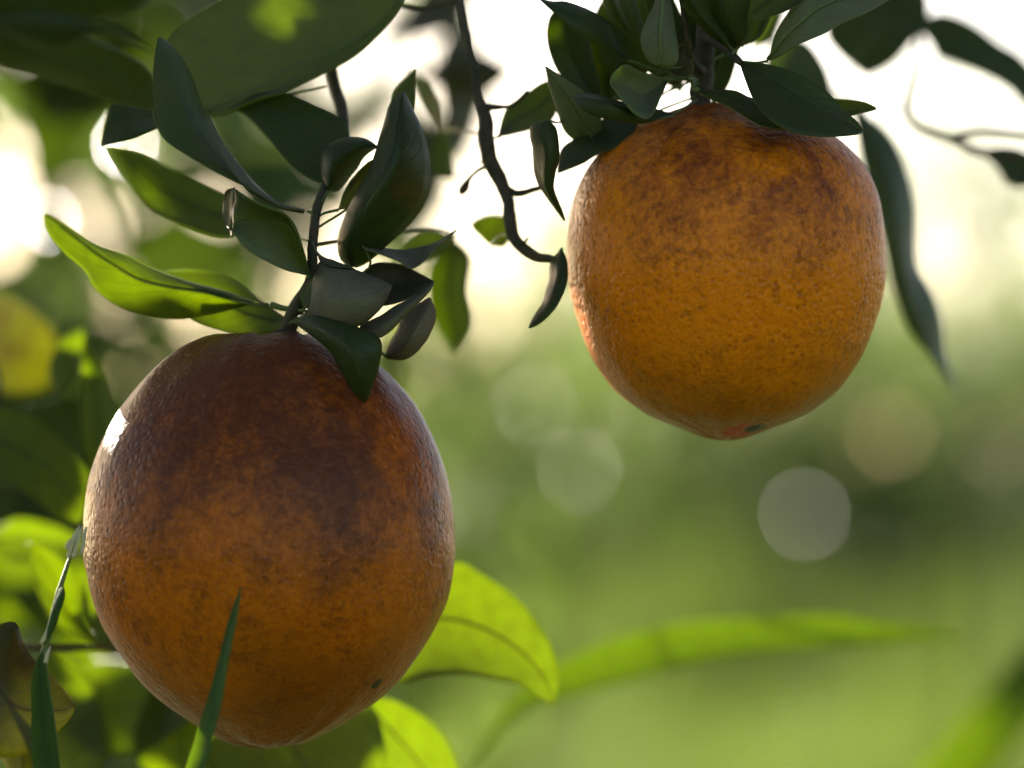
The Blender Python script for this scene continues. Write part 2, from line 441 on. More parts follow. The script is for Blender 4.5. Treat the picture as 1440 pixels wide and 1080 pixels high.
# ------------------------------------------------------------------ leaf builder
LEAF_SEED = [0]
def leaf(parent, A, B, d=(0, 0, 0), e=(0, 0), cup=0.0, top=1, mid=None, mat='green', M=30, K=13, thick=0.32, pet=None, pr=3.6, rib=None, label=None, name='leaf', wave=0.5, ends=(0.012, 0.988)):
    """A, B: the two margins in photograph pixels, base to tip; d: depth (mm) at base, middle, tip; e: depth of each margin
    against the midrib; cup: depth of the midrib itself; top: +1 the glossy upper side faces the camera, -1 the underside does."""
    LEAF_SEED[0] += 1
    sd = LEAF_SEED[0] * 7.31
    ra, rb = spline(A, M, *ends), spline(B, M, *ends)
    rm = spline(mid, M, *ends) if mid else [tuple((p + q) / 2 for p, q in zip(a[:2], b_[:2])) for a, b_ in zip(ra, rb)]
    d0, dm, d1 = d
    grid = []
    for i in range(M):
        t = ends[0] + (ends[1] - ends[0]) * i / (M - 1)
        dep = d0 * (1 - t) * (1 - 2 * t) + dm * 4 * t * (1 - t) + d1 * t * (2 * t - 1)
        sw = math.sin(math.pi * min(max(t, 0.0), 1.0)) ** 0.7
        pa = P(ra[i][0], ra[i][1], dep + e[0] * sw + (ra[i][2] if len(ra[i]) > 2 else 0))
        pb = P(rb[i][0], rb[i][1], dep + e[1] * sw + (rb[i][2] if len(rb[i]) > 2 else 0))
        pm = P(rm[i][0], rm[i][1], dep + cup * sw + (rm[i][2] if len(rm[i]) > 2 else 0))
        row = []
        for j in range(K):
            u = 2.0 * j / (K - 1) - 1.0
            # quadratic through the three rails, blended with the straight fold so a soft crease remains
            qa, qm, qb = u * (u - 1) / 2, 1 - u * u, u * (u + 1) / 2
            q = pa * qa + pm * qm + pb * qb
            l = pm.lerp(pa, -u) if u < 0 else pm.lerp(pb, u)
            p = q.lerp(l, 0.45)
            w = mnoise.noise(Vector((t * 4.5 + sd, u * 1.4, sd * .3))) * (0.35 + 0.65 * u * u) * wave * sw
            w += mnoise.noise(Vector((t * 13 + sd, u * 3, sd))) * 0.12 * wave * sw
            row.append((p, w))
        grid.append(row)
    # normals of the sheet
    nr = []
    for i in range(M):
        r_ = []
        for j in range(K):
            du = grid[i][min(j + 1, K - 1)][0] - grid[i][max(j - 1, 0)][0]
            dv = grid[min(i + 1, M - 1)][j][0] - grid[max(i - 1, 0)][j][0]
            n = dv.cross(du)
            r_.append(n.normalized() if n.length > 1e-12 else Vector((0, -1, 0)))
        nr.append(r_)
    avg = sum((nr[i][j].y for i in range(3, M - 3) for j in range(K)))
    flip = 1 if (avg < 0) == (top > 0) else -1       # +1: n is the upper side
    org = grid[0][K // 2][0].copy()
    v, uv = [], []
    for side in (0, 1):
        for i in range(M):
            for j in range(K):
                p, w = grid[i][j]
                n = nr[i][j] * flip
                edge = 1.0 if 0 < j < K - 1 else 0.55
                v.append(p + nr[i][j] * (w / 1000.0) + n * ((thick if side == 0 else -thick) * 0.0005 * edge) - org)
                uv.append((2.0 * j / (K - 1) - 1.0, i / (M - 1)))
    f, mi = [], []
    N = M * K
    for i in range(M - 1):
        for j in range(K - 1):
            q = (i * K + j, i * K + j + 1, (i + 1) * K + j + 1, (i + 1) * K + j)
            if flip > 0: q = q[::-1]
            f.append(q); mi.append(0)
            f.append(tuple(N + k for k in q[::-1])); mi.append(1)
    loop = [(0, j) for j in range(K)] + [(i, K - 1) for i in range(1, M)] + [(M - 1, j) for j in range(K - 2, -1, -1)] + [(i, 0) for i in range(M - 2, 0, -1)]
    for a, b_ in zip(loop, loop[1:] + loop[:1]):
        ia, ib = a[0] * K + a[1], b_[0] * K + b_[1]
        q = (ia, ib, N + ib, N + ia)
        f.append(q if flip > 0 else q[::-1]); mi.append(2)
    me = mesh(name, v, f, SETS[mat], mi, True, uv)
    o = link(name, me, parent, org - world_loc(parent))
    if label: o['label'] = label
    if rib is None:
        rib = math.dist(rm[0][:2], rm[-1][:2]) > 110 and mat != 'grass'
    if rib:      # a raised midrib on the underside
        pts, rs = [], []
        for i in range(0, M - 2):
            pts.append(grid[i][K // 2][0] + nr[i][K // 2] * (grid[i][K // 2][1] / 1000) - nr[i][K // 2] * flip * 0.00038 - org)
            rs.append(0.00030 * (1 - i / M) + 0.00012)
        tv, tf = tube_data(pts, rs, 6)
        link('midrib', mesh('midrib', tv, tf, [PETI]), o)
    if pet:
        tube('petiole', o, [P(*q) for q in pet], [pr * S * (1.25 if k == 0 else 1.0) * 0.5 for k in range(len(pet))], PETI, 8, 0.1, 12)
    return o

# ------------------------------------------------------------------ the two oranges
def peel_material(name, orange, dark, olive, dark_lo, dark_hi, mott, spots, zR, top_dark, seed, relief):
    m, nt, out = nodes(name)
    b = NB(nt)
    tc0 = b.new('ShaderNodeTexCoord').outputs['Object']
    off = b.new('ShaderNodeVectorMath', operation='ADD')
    nt.links.new(tc0, off.inputs[0]); off.inputs[1].default_value = (seed, seed * .7, seed * .3)
    tc = off.outputs[0]
    sep = b.new('ShaderNodeSeparateXYZ'); nt.links.new(tc0, sep.inputs[0])
    zz = b.math('DIVIDE', sep.outputs[2], zR)
    # streaks run down the fruit: squash the vertical of the coordinates
    mp = b.new('ShaderNodeMapping'); nt.links.new(tc, mp.inputs[0]); mp.inputs['Scale'].default_value = (1, 1, 0.38)
    n1 = b.noise(mp.outputs[0], 38, 5, 0.62, 0.3)
    n2 = b.noise(tc, 95, 6, 0.68, 0.4)
    n3 = b.noise(tc, 420, 5, 0.7, 0.6)
    n4 = b.noise(tc, 1100, 4, 0.65, 0.5)
    pore = b.vor(tc, 520)
    pore2 = b.vor(tc, 760)
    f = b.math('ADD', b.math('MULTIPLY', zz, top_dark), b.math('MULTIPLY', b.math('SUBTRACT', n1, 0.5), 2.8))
    f = b.math('ADD', f, b.math('MULTIPLY', b.math('SUBTRACT', n2, 0.5), 1.1))
    f = b.math('ADD', f, b.math('MULTIPLY', b.math('SUBTRACT', n3, 0.5), 1.1))
    dk = b.step(f, dark_lo, dark_hi)
    ol = b.math('MULTIPLY', b.step(b.math('ADD', b.math('MULTIPLY', b.math('SUBTRACT', n2, 0.5), 3.0), b.math('MULTIPLY', b.math('SUBTRACT', n3, 0.5), 1.6)), -0.1, 0.75), mott)
    low = b.math('MULTIPLY', b.step(b.math('ADD', zz, b.math('MULTIPLY', b.math('SUBTRACT', n1, 0.5), 1.2)), -0.15, -1.0), 0.8)  # lower peel: olive tint, deepened by underside shade put into the colour
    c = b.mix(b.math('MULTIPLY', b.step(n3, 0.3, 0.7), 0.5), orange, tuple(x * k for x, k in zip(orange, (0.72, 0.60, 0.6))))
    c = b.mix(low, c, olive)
    c = b.mix(ol, c, tuple((x + y) * .5 for x, y in zip(olive, dark)))
    c = b.mix(dk, c, b.mix(b.step(n3, 0.35, 0.7), dark, tuple(x * k for x, k in zip(dark, (0.7, 0.65, 0.7)))))
    fib = b.step(n4, 0.40, 0.72)
    c = b.mix(b.math('MULTIPLY', fib, 0.30), c, tuple(x * 0.35 for x in dark))
    pd = b.step(pore, 0.05, 0.40, 1.0, 0.0)
    c = b.mix(b.math('MULTIPLY', b.math('MULTIPLY', pd, b.step(n2, 0.30, 0.60)), 0.52), c, dark)
    for (x, y, z, r, cc) in spots:
        dv = b.new('ShaderNodeVectorMath', operation='DISTANCE')
        nt.links.new(tc0, dv.inputs[0]); dv.inputs[1].default_value = (x, y, z)
        ds = b.math('ADD', dv.outputs['Value'], b.math('MULTIPLY', b.math('SUBTRACT', n3, 0.5), r * 1.3))
        c = b.mix(b.step(ds, r * .75, r * 1.05, 1.0, 0.0), c, cc)
    h1 = b.step(pore, 0.05, 0.55)
    hh = b.math('ADD', b.math('MULTIPLY', h1, 1.0), b.math('MULTIPLY', b.step(pore2, 0.0, 0.5), 0.35))
    hh = b.math('ADD', hh, b.math('MULTIPLY', n3, 0.7))
    nrm = b.bump(hh, relief, 0.85)
    nrm = b.bump(n2, 0.0012, 0.5, nrm)
    rg = b.math('ADD', 0.29, b.math('MULTIPLY', n3, 0.18))
    nt.links.new(b.principled(c, rg, 0.24, nrm), out.inputs[0])
    return m

def orange(label, cx, prof, depth, seed, mat, squash=1.0, lean=0.0, dimple=3.0):
    """prof: (photograph row, half-width px) from stem end to blossom end"""
    cy = (prof[0][0] + prof[-1][0]) / 2.0
    root = thing('orange', P(cx, cy, depth), label, 'orange', 'oranges hanging on the tree')
    k = S * (D + depth / 1000) / D
    NR, NS = 150, 200
    pr = spline([(p[0], p[1]) for p in prof], NR)
    v, f = [], []
    for i, (row, hw) in enumerate(pr):
        z = (cy - row) * k
        for s in range(NS):
            a = 2 * math.pi * s / NS
            cxn, syn = math.cos(a), math.sin(a)
            q = Vector((cxn * 1.1, syn * 1.1, z * 26 + seed))
            wob = 1 + 0.016 * mnoise.noise(q) + 0.007 * mnoise.noise(q * 2.7) + 0.003 * mnoise.noise(q * 8)
            r = max(hw, 0.5) * k * wob
            zz = z + (0.0006 * mnoise.noise(q * 3.1) if 0 < i < NR - 1 else 0)
            v.append((cxn * r + lean * z, syn * r * squash, zz))
    for i in range(NR - 1):
        for s in range(NS):
            s2 = (s + 1) % NS
            f.append((i * NS + s, i * NS + s2, (i + 1) * NS + s2, (i + 1) * NS + s)[::-1])
    f.append(tuple(range(NS)))
    f.append(tuple((NR - 1) * NS + s for s in range(NS))[::-1])
    link('peel', mesh('peel', v, f, [mat]), root)
    return root, k, cy

LP = [(476, 2), (474, 30), (471, 55), (470, 72), (473, 88), (480, 106), (492, 128), (520, 163), (560, 197), (600, 222), (650, 244), (700, 256), (760, 261), (800, 258), (850, 246),
      (900, 222), (950, 187), (980, 157), (1003, 127), (1020, 101), (1034, 76), (1043, 54), (1048, 32), (1050, 2)]
RP = [(152, 2), (150, 22), (148, 40), (151, 62), (160, 88), (175, 124), (190, 150), (212, 176), (240, 198), (280, 214), (330, 222), (380, 224), (420, 218), (460, 206), (500, 190), (540, 164),
      (560, 144), (580, 117), (592, 92), (601, 67), (609, 46), (615, 28), (619, 2)]
LD, RD = 9.0, 20.0
kL, kR = S * (D + LD / 1000) / D, S * (D + RD / 1000) / D
def spot(px, py, prof, cx, k):
    cy = (prof[0][0] + prof[-1][0]) / 2
    hw = 1.0
    for (a, wa), (b_, wb) in zip(prof, prof[1:]):
        if a <= py <= b_: hw = wa + (wb - wa) * (py - a) / (b_ - a)
    x = px - cx
    return (x * k, -math.sqrt(max(hw * hw - x * x, 0)) * k, (cy - py) * k)
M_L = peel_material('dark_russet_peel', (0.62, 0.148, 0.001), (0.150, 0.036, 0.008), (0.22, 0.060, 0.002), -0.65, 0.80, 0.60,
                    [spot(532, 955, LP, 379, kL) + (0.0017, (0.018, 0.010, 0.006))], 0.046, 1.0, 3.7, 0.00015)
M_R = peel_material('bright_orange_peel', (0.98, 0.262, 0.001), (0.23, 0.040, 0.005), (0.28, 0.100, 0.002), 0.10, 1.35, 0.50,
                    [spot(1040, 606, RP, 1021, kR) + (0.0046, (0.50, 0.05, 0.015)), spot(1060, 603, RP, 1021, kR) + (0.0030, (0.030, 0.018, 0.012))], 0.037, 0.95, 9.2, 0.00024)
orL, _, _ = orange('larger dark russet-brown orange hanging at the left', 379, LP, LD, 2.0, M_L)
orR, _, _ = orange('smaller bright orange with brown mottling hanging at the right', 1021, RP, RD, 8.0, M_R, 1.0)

def calyx(root, px, py, d, r, seed):
    c = P(px, py, d) - world_loc(root)
    v, f = [], []
    NS, rings = 40, [(0.0, 0.9), (0.35, 0.95), (0.7, 0.75), (1.0, 0.0), (0.9, -0.35)]
    for (q, h) in rings:
        for s in range(NS):
            a = 2 * math.pi * s / NS
            lobe = 1 + (0.22 * math.cos(5 * a + seed) if q > 0.3 else 0)
            v.append(c + Vector((math.cos(a) * r * max(q, .05) * lobe, math.sin(a) * r * max(q, .05) * lobe, h * r * 0.55)))
    for i in range(len(rings) - 1):
        for s in range(NS):
            s2 = (s + 1) % NS
            f.append((i * NS + s, (i + 1) * NS + s, (i + 1) * NS + s2, i * NS + s2))
    f.append(tuple(range(NS)))
    link('calyx', mesh('calyx', v, f, [TWIG]), root)
calyx(orL, 402, 475, LD - 2, 22 * S, 0.4)
calyx(orR, 985, 152, RD - 2, 20 * S, 1.2)

# ------------------------------------------------------------------ the orange tree they hang from (mostly outside the frame)
tree = thing('orange_tree', (-0.62, 1.55, 0), 'orange tree the two fruit hang from, its limbs above the frame', 'tree')
def limb(name, pts, radii, mat=BARK, parent=None, sides=10):
    return tube(name, parent or tree, [Vector(p) for p in pts], radii, mat, sides, 0.2, seed=len(pts) * 3.3)
limb('trunk', [(-0.62, 1.55, -0.05), (-0.64, 1.56, 0.5), (-0.60, 1.54, 1.1), (-0.58, 1.53, 1.75), (-0.56, 1.52, 2.2)], [.075, .06, .05, .04, .02], sides=14)
limb('limb', [(-0.60, 1.54, 1.20), (-0.45, 1.42, 1.48), (-0.25, 1.22, 1.62), (0.02, 1.06, 1.60), (0.20, 0.98, 1.56)], [.022, .018, .014, .009, .005])
limb('limb', [(-0.59, 1.54, 1.35), (-0.38, 1.75, 1.85), (-0.10, 1.95, 2.05)], [.02, .014, .006])
limb('limb', [(-0.60, 1.54, 1.0), (-0.52, 1.28, 1.14), (-0.40, 1.08, 1.22), (-0.27, 1.00, 1.235)], [.018, .012, .008, .004])
limb('limb', [(-0.25, 1.22, 1.62), (-0.17, 1.12, 1.66), (-0.11, 1.02, 1.56), (-0.075, 1.02, 1.42)], [.010, .008, .005, .003])
limb('limb', [(0.02, 1.06, 1.60), (0.08, 1.02, 1.54), (0.055, 0.985, 1.44)], [.008, .006, .004])
limb('limb', [(0.20, 0.98, 1.56), (0.27, 1.05, 1.52), (0.24, 1.12, 1.44)], [.005, .004, .003])

# unseen leaves added to the canopy towards the sun to cast shade: placed on the rays from what stands in shade in the photograph, off what stands in the light
SHADE = [(430, 60, 40), (260, 140, 10), (390, 180, 30), (540, 250, 5), (400, 340, 0), (490, 420, -5), (560, 420, -5), (590, 460, 0), (330, 410, 15), (280, 420, 10), (500, 520, -12), (240, 290, 60),
         (300, 540, 9), (420, 500, 9), (540, 580, 9), (200, 580, 9), (150, 700, 9), (130, 850, 9), (620, 700, 9), (480, 800, 9), (850, 60, 10), (800, 150, 15), (930, 60, 0), (870, 150, 0), (1120, 140, -5),
         (1130, 40, 0), (1030, 30, 10), (990, 90, 10), (900, 220, 20), (830, 260, 20), (1100, 220, 20), (770, 230, 10), (780, 400, 15), (1200, 300, 20), (60, 680, 40), (480, 1040, 40), (1230, 50, 208), (1190, 50, 206), (1270, 350, 168), (1255, 250, 168), (1300, 430, 172), (1320, 500, 180), (1340, 50, 226), (1400, 90, 222), (1420, 230, 240), (60, 70, -125), (120, 100, -95), (30, 20, -135), (150, 105, -80), (185, 125, -60), (100, 30, -128), (10, 90, -135), (0, 20, -138), (150, 0, -125),
         (700, 200, 25), (620, 420, 45), (140, 180, 20), (20, 60, -60),
         (230, 510, 12), (265, 490, 12), (205, 540, 12), (180, 572, 12), (165, 600, 12), (135, 680, 10), (125, 720, 10), (125, 810, 10), (150, 890, 10), (845, 215, 22), (820, 260, 22), (806, 300, 22), (803, 370, 22), (815, 430, 24),
         (800, 60, 20), (830, 30, 0), (870, 40, 10), (790, 160, 14), (440, 200, 25), (520, 330, 0), (600, 250, 0), (340, 300, 0), (360, 340, 0), (560, 300, 0),
         (230, 510, 12), (265, 490, 12), (205, 540, 12), (180, 572, 12), (165, 600, 12), (250, 100, 0), (270, 180, 0), (300, 210, 0), (235, 70, -4), (380, 350, -2), (400, 320, 0), (300, 480, 12), (240, 525, 6), (190, 585, 6), (140, 665, 9), (130, 690, 9), (124, 725, 9), (122, 800, 9), (128, 840, 9), (172, 592, 4), (215, 530, 6), (250, 497, 9), (142, 655, 3), (132, 700, 3)]
LIT = [(90, 330, 20, .022), (130, 375, 15, .012), (160, 415, 14, .004), (310, 392, 25, .006), (340, 458, 25, .006), (160, 624, -1, .007), (118, 762, 5, .008), (820, 480, 25, .012), (850, 540, 20, .014), (900, 585, 22, .014),
       (670, 880, 75, .04), (620, 850, 75, .03), (720, 920, 75, .035), (590, 1040, 100, .02), (560, 1060, 100, .015), (60, 605, 85, .010), (100, 640, 85, .006), (140, 990, 130, .010), (60, 1010, 2, .006), (45, 500, 230, .04),
       (100, 800, -25, .012), (265, 1070, -45, .012), (350, 55, 40, .005), (400, 45, 40, .006), (440, 40, 43, .004), (1170, 890, 200, .03), (800, 330, 20, .008), (212, 265, 60, .008), (796, 66, 22, .008), (290, 120, 34, .002)]
rc = random.Random(5)
cv, cf = [], []
lit_p = [(P(*q[:3]), q[3]) for q in LIT]
def ray_gap(c, p):
    w = c - p
    return (w - SUN * w.dot(SUN)).length
def in_frame(c):
    px = 720 + c.x / (S * c.y / D); py = HORIZON - (c.z - H) / (S * c.y / D)
    return -60 < px < 1500 and py > -60
cents = []
for rep in range(14):
    for q in SHADE:
        p = P(*q)
        for tr_ in range(6):
            t = rc.uniform(0.22, 1.3)
            c = p + SUN * t + Vector((rc.gauss(0, .012), rc.gauss(0, .012), rc.gauss(0, .012)))
            if in_frame(c) or any(ray_gap(c, l) < g + (0.014 if rep < 8 else 0.007) for l, g in lit_p): continue
            ln = rc.uniform(.045, .075) if rep < 8 else rc.uniform(.022, .034)
            dv = (rdir(rc) + Vector((0, 0, -.5))).normalized()
            nv = (SUN * 1.4 + rdir(rc)).normalized()
            leaf_card(cv, cf, c - dv * ln * .5 - Vector(tree.location), dv, nv, ln, ln * .5)
            cents.append(c)
            break
for rep in range(3):  # extra unseen leaf cards, added to keep sun off the orange's rim and low leaves
    for q in [(131, 690, 9), (126, 715, 9), (122, 745, 9), (138, 662, 9), (121, 785, 9), (123, 810, 9), (172, 590, 8), (186, 565, 8), (203, 540, 8), (222, 517, 8), (243, 500, 9), (268, 484, 9), (130, 850, 9), (182, 578, 2), (142, 668, 0), (212, 536, 0), (240, 512, 0), (133, 712, 0), (60, 680, 84), (30, 650, 86), (215, 990, 130), (240, 1020, 130), (110, 1040, 130), (480, 1040, 78), (430, 1020, 78)]:
        p = P(*q)
        c = p + SUN * rc.uniform(0.30, 0.75)
        if in_frame(c) or ray_gap(c, P(160, 624, -1)) < 0.0115: continue
        ln = rc.uniform(.026, .036)
        dv = (rdir(rc) + Vector((0, 0, -.5))).normalized()
        leaf_card(cv, cf, c - dv * ln * .5 - Vector(tree.location), dv, (SUN * 3 + rdir(rc)).normalized(), ln, ln * .55)
for i in range(500):     # the rest of the crown, over and behind
    c = Vector((-0.45, 1.75, 1.95)) + Vector((rc.gauss(0, .33), rc.gauss(0, .28), rc.gauss(0, .22)))
    if in_frame(c) or c.y < 1.1 or any(ray_gap(c, l) < g + 0.03 for l, g in lit_p): continue
    ln = rc.uniform(.06, .09)
    leaf_card(cv, cf, c - Vector(tree.location), (rdir(rc) + Vector((0, 0, -.6))).normalized(), (rdir(rc) + Vector((0, 0, .8))).normalized(), ln, ln * .5)
link('crown', mesh('crown', cv, cf, [FOL], smooth=False), tree)

# ------------------------------------------------------------------ twig that carries the left orange, with its leaves
TL = thing('fruiting_twig', P(404, 466, 6), 'leafy twig that the larger left orange hangs from', 'twig')
def px_tube(name, parent, pts, rpx, mat=TWIG, sides=10, rough=0.30, n=None):
    return tube(name, parent, [P(*p) for p in pts], [r * S for r in rpx], mat, sides, rough, n, seed=pts[0][0])
px_tube('stem', TL, [(430, -190, 75), (455, -60, 72), (466, 90, 58), (484, 180, 40), (464, 250, 16), (447, 290, 6), (440, 345, 2), (438, 392, 2), (419, 428, 4), (404, 468, 8)], [11, 9, 9, 8.5, 8, 7, 7, 8, 10, 13], n=60)
# big leaf at the top, sunlight patches shining through
leaf(TL, [(590, -45), (500, -60), (400, -40), (310, 0), (262, 28), (236, 55), (224, 100), (226, 150)], [(590, -45), (562, 8), (544, 30), (500, 75), (467, 97), (405, 129), (364, 138), (300, 161), (226, 150)],
     d=(60, 42, 30), e=(14, -8), cup=2, top=-1, mid=[(590, -45), (545, 25), (494, 64), (420, 92), (350, 133), (270, 160), (226, 150)], label='large leaf at the top with sunlight glowing through patches', pet=[(590, -45, 60), (540, -90, 64), (470, -100, 70)])
# twisted dark leaf, top left
leaf(TL, [(432, 297), (392, 285), (362, 262), (340, 238), (318, 208), (298, 176), (284, 144), (262, 92), (243, 65), (222, 49)],
     [(432, 297), (395, 291), (345, 262), (285, 232), (236, 200), (222, 178), (214, 152), (215, 100), (218, 70), (222, 49)],
     d=(4, 0, -8), e=(10, -12), cup=-3, top=1, mid=[(432, 297), (390, 287), (352, 259), (318, 232), (285, 195), (262, 150), (244, 100), (222, 49)], mat='dark', label='twisted dark leaf pointing up, top left', pet=[(432, 297, 4), (441, 302, 4), (444, 305, 5)])
leaf(TL, [(240, 158), (195, 150), (160, 146), (150, 170), (142, 206)], [(240, 158), (236, 176), (220, 183), (184, 195), (142, 206)], d=(20, 16, 10), e=(6, -4), cup=2, mat='dark', label='small dark pointed leaf tip behind the twisted leaf', pet=[(240, 158, 20), (330, 150, 40), (460, 120, 52)])
leaf(TL, [(432, 297), (392, 285), (362, 263), (340, 239), (318, 209), (302, 180), (292, 158)], [(432, 297), (390, 292), (352, 272), (330, 246), (312, 216), (298, 184), (292, 158)], d=(3, -3, -8), e=(2, -3), cup=-2, top=-1, mat='dry', rib=False, label='pale folded-over edge of the twisted leaf')
# leaf behind with a green glow
leaf(TL, [(345, 318), (325, 283), (290, 263), (240, 238), (195, 214), (150, 205)], [(345, 318), (318, 332), (268, 320), (220, 300), (188, 266), (150, 205)], d=(45, 62, 70), e=(6, -6), cup=4, top=1, pet=[(345, 318, 45), (400, 330, 25), (440, 340, 4)])
# folded leaf with a curled end
leaf(TL, [(434, 388), (428, 360), (418, 330), (404, 305), (380, 293), (352, 280), (328, 264)], [(434, 388), (405, 381), (380, 370), (356, 356), (338, 341), (328, 328), (319, 318)],
     d=(0, -4, -6), e=(-4, -8), cup=7, top=-1, mid=[(434, 388), (424, 350), (408, 318), (388, 309), (362, 308), (340, 310), (324, 316)], ends=(0.012, 1.0), mat='pale', label='folded pale leaf with a curled end, left of the stem', pet=[(434, 388, 0), (438, 392, 2)])
leaf(TL, [(330, 264), (318, 268), (313, 285), (314, 305), (319, 322), (326, 334)], [(330, 264), (333, 278), (332, 298), (330, 312), (328, 326), (326, 334)], d=(-6, -6, -6), e=(6, -4), cup=4, rib=False, ends=(0.0, 1.0), label='curled brown-rimmed end of the folded leaf', mat='brown')
# dark leaf behind
leaf(TL, [(474, 262), (492, 215), (492, 189), (478, 164), (444, 147), (405, 131), (362, 132), (322, 155)], [(474, 262), (455, 258), (430, 247), (408, 230), (383, 200), (358, 172), (340, 158), (322, 155)],
     d=(14, 30, 34), e=(5, -8), cup=-2, top=1, mat='dark', label='dark broad leaf left of the upright leaf', pet=[(474, 262, 14), (462, 268, 12), (452, 282, 8)])
leaf(TL, [(462, 268), (452, 240), (454, 213), (468, 199), (490, 192), (514, 195), (532, 207)], [(462, 268), (476, 268), (488, 255), (500, 240), (512, 224), (522, 213), (532, 207)], d=(8, 8, 4), e=(2, 8), cup=-4, rib=False, mat='dark', label='small dark curled leaf beside the upright leaf', pet=[(462, 268, 8), (452, 285, 6)])
leaf(TL, [(476, 296), (486, 268), (500, 246), (518, 228), (530, 224)], [(476, 296), (494, 292), (508, 275), (522, 250), (530, 224)], d=(6, 10, 8), e=(0, 6), cup=3, rib=False, top=-1, pet=[(476, 296, 6), (458, 300, 5), (447, 306, 4)])
# upright dark leaf
leaf(TL, [(497, 378), (480, 366), (475, 340), (482, 312), (503, 268), (527, 222), (538, 185), (546, 152), (556, 135), (567, 127)],
     [(497, 378), (518, 368), (548, 342), (578, 312), (597, 285), (604, 255), (602, 215), (592, 178), (578, 148), (567, 127)],
     d=(2, -6, -2), e=(6, 10), cup=-8, top=1, mid=[(497, 378), (494, 345), (512, 300), (540, 255), (556, 215), (562, 170), (567, 127)], mat='dark', label='tall dark upright leaf above the cluster', pet=[(497, 378, 2), (470, 392, 3), (445, 396, 3)])
leaf(TL, [(560, 215), (552, 170), (552, 142), (560, 120), (585, 95)], [(560, 215), (575, 190), (582, 160), (584, 130), (585, 95)], d=(22, 26, 28), e=(4, -4), cup=2, label='small green leaf tip behind the upright leaf', pet=[(560, 215, 22), (500, 285, 14), (448, 320, 4)])
# long leaf on the left, half lit
leaf(TL, [(383, 428), (355, 423), (319, 411), (278, 400), (222, 380), (180, 361), (139, 346), (111, 329), (83, 310), (60, 299)],
     [(383, 428), (355, 428), (333, 433), (292, 443), (250, 449), (208, 444), (167, 431), (133, 406), (119, 381), (90, 355), (68, 328), (60, 299)],
     d=(8, 14, 20), e=(5, 2), cup=-5, top=1, mid=[(383, 428), (345, 424), (290, 410), (240, 403), (195, 392), (160, 372), (130, 352), (95, 325), (60, 299)], label='long narrow leaf at the left, its outer end glowing yellow green', pet=[(383, 428, 8), (398, 433, 6), (414, 434, 5)], pr=8)
leaf(TL, [(402, 446), (382, 432), (361, 417), (336, 398), (305, 383), (264, 379), (222, 384)], [(402, 446), (392, 466), (347, 471), (305, 463), (268, 448), (240, 420), (222, 384)], d=(12, 26, 36), e=(8, -2), cup=0, top=1, label='bright green leaf behind the long narrow leaf', pet=[(402, 446, 12), (412, 442, 8)])
# cluster of dry folded leaves on the stem
leaf(TL, [(432, 438), (440, 400), (452, 365), (480, 371), (503, 380), (530, 391), (552, 402)], [(432, 438), (446, 458), (478, 466), (505, 457), (522, 447), (540, 428), (552, 402)],
     d=(-2, -12, -8), e=(8, -2), cup=-8, top=-1, mid=[(432, 438), (455, 420), (490, 418), (525, 412), (552, 402)], mat='dry', rib=False, label='grey green cupped leaf in the middle of the cluster', pet=[(432, 438, -2), (420, 436, 2)])
leaf(TL, [(498, 378), (480, 372), (462, 366), (448, 358), (440, 345), (439, 338)], [(498, 378), (482, 376), (466, 373), (452, 368), (446, 356), (439, 338)], d=(-8, -8, -4), e=(3, -1), cup=-1, rib=False, ends=(0.0, 0.99), mat='dry', label='pale curled rim of the cupped leaf')
leaf(TL, [(505, 392), (522, 372), (544, 369), (567, 373), (592, 386), (611, 396)], [(505, 392), (514, 425), (535, 430), (556, 427), (578, 419), (598, 406), (611, 396)], d=(0, 2, -2), e=(6, -4), cup=6, top=1, mat='dry', label='dark inner half of the folded leaf', rib=False, pet=[(505, 392, 0), (470, 405, 2), (440, 405, 3)])
leaf(TL, [(508, 455), (522, 450), (545, 438), (562, 429), (580, 418), (598, 405), (611, 396)], [(508, 455), (506, 470), (528, 477), (552, 463), (573, 440), (602, 412), (611, 396)], d=(-6, -8, -2), e=(2, -2), cup=-4, top=-1, rib=False, mat='dry', label='pale outer fold of the dark leaf', pet=[(508, 455, -6), (470, 450, -2), (430, 440, 2)])
leaf(TL, [(504, 336), (514, 329), (522, 344), (545, 349), (575, 350), (603, 344), (622, 335), (644, 322)], [(504, 336), (512, 350), (530, 356), (560, 367), (578, 377), (598, 366), (618, 346), (644, 322)],
     d=(-2, 2, 4), e=(8, -6), cup=4, top=-1, mid=[(504, 336), (517, 345), (535, 353), (560, 362), (580, 366), (600, 358), (620, 341), (644, 322)], rib=False, mat='dry', label='pale twisted leaf with a long tip at the right of the cluster', pet=[(504, 336, -2), (520, 375, 0), (470, 400, 2)])
leaf(TL, [(411, 452), (433, 468), (461, 491), (478, 517), (494, 548), (504, 560), (514, 567)], [(411, 452), (430, 442), (494, 458), (530, 472), (538, 492), (530, 526), (514, 567)],
     d=(-2, -19, -15), e=(2, -2), cup=-4, top=1, mid=[(411, 452), (455, 464), (492, 492), (508, 530), (514, 567)], mat='dark', label='dark pointed leaf lying over the top of the left orange', pet=[(411, 452, -2), (408, 456, 4)])
leaf(TL, [(546, 504), (544, 492), (553, 472), (565, 448), (582, 432), (604, 418)], [(546, 504), (568, 506), (592, 489), (608, 462), (612, 438), (604, 418)], d=(6, 0, 4), e=(3, -1), cup=-4, top=-1, rib=False, mat='dry', label='small blue grey leaf at the right end of the cluster', pet=[(546, 504, 6), (500, 470, 4), (425, 440, 4)])
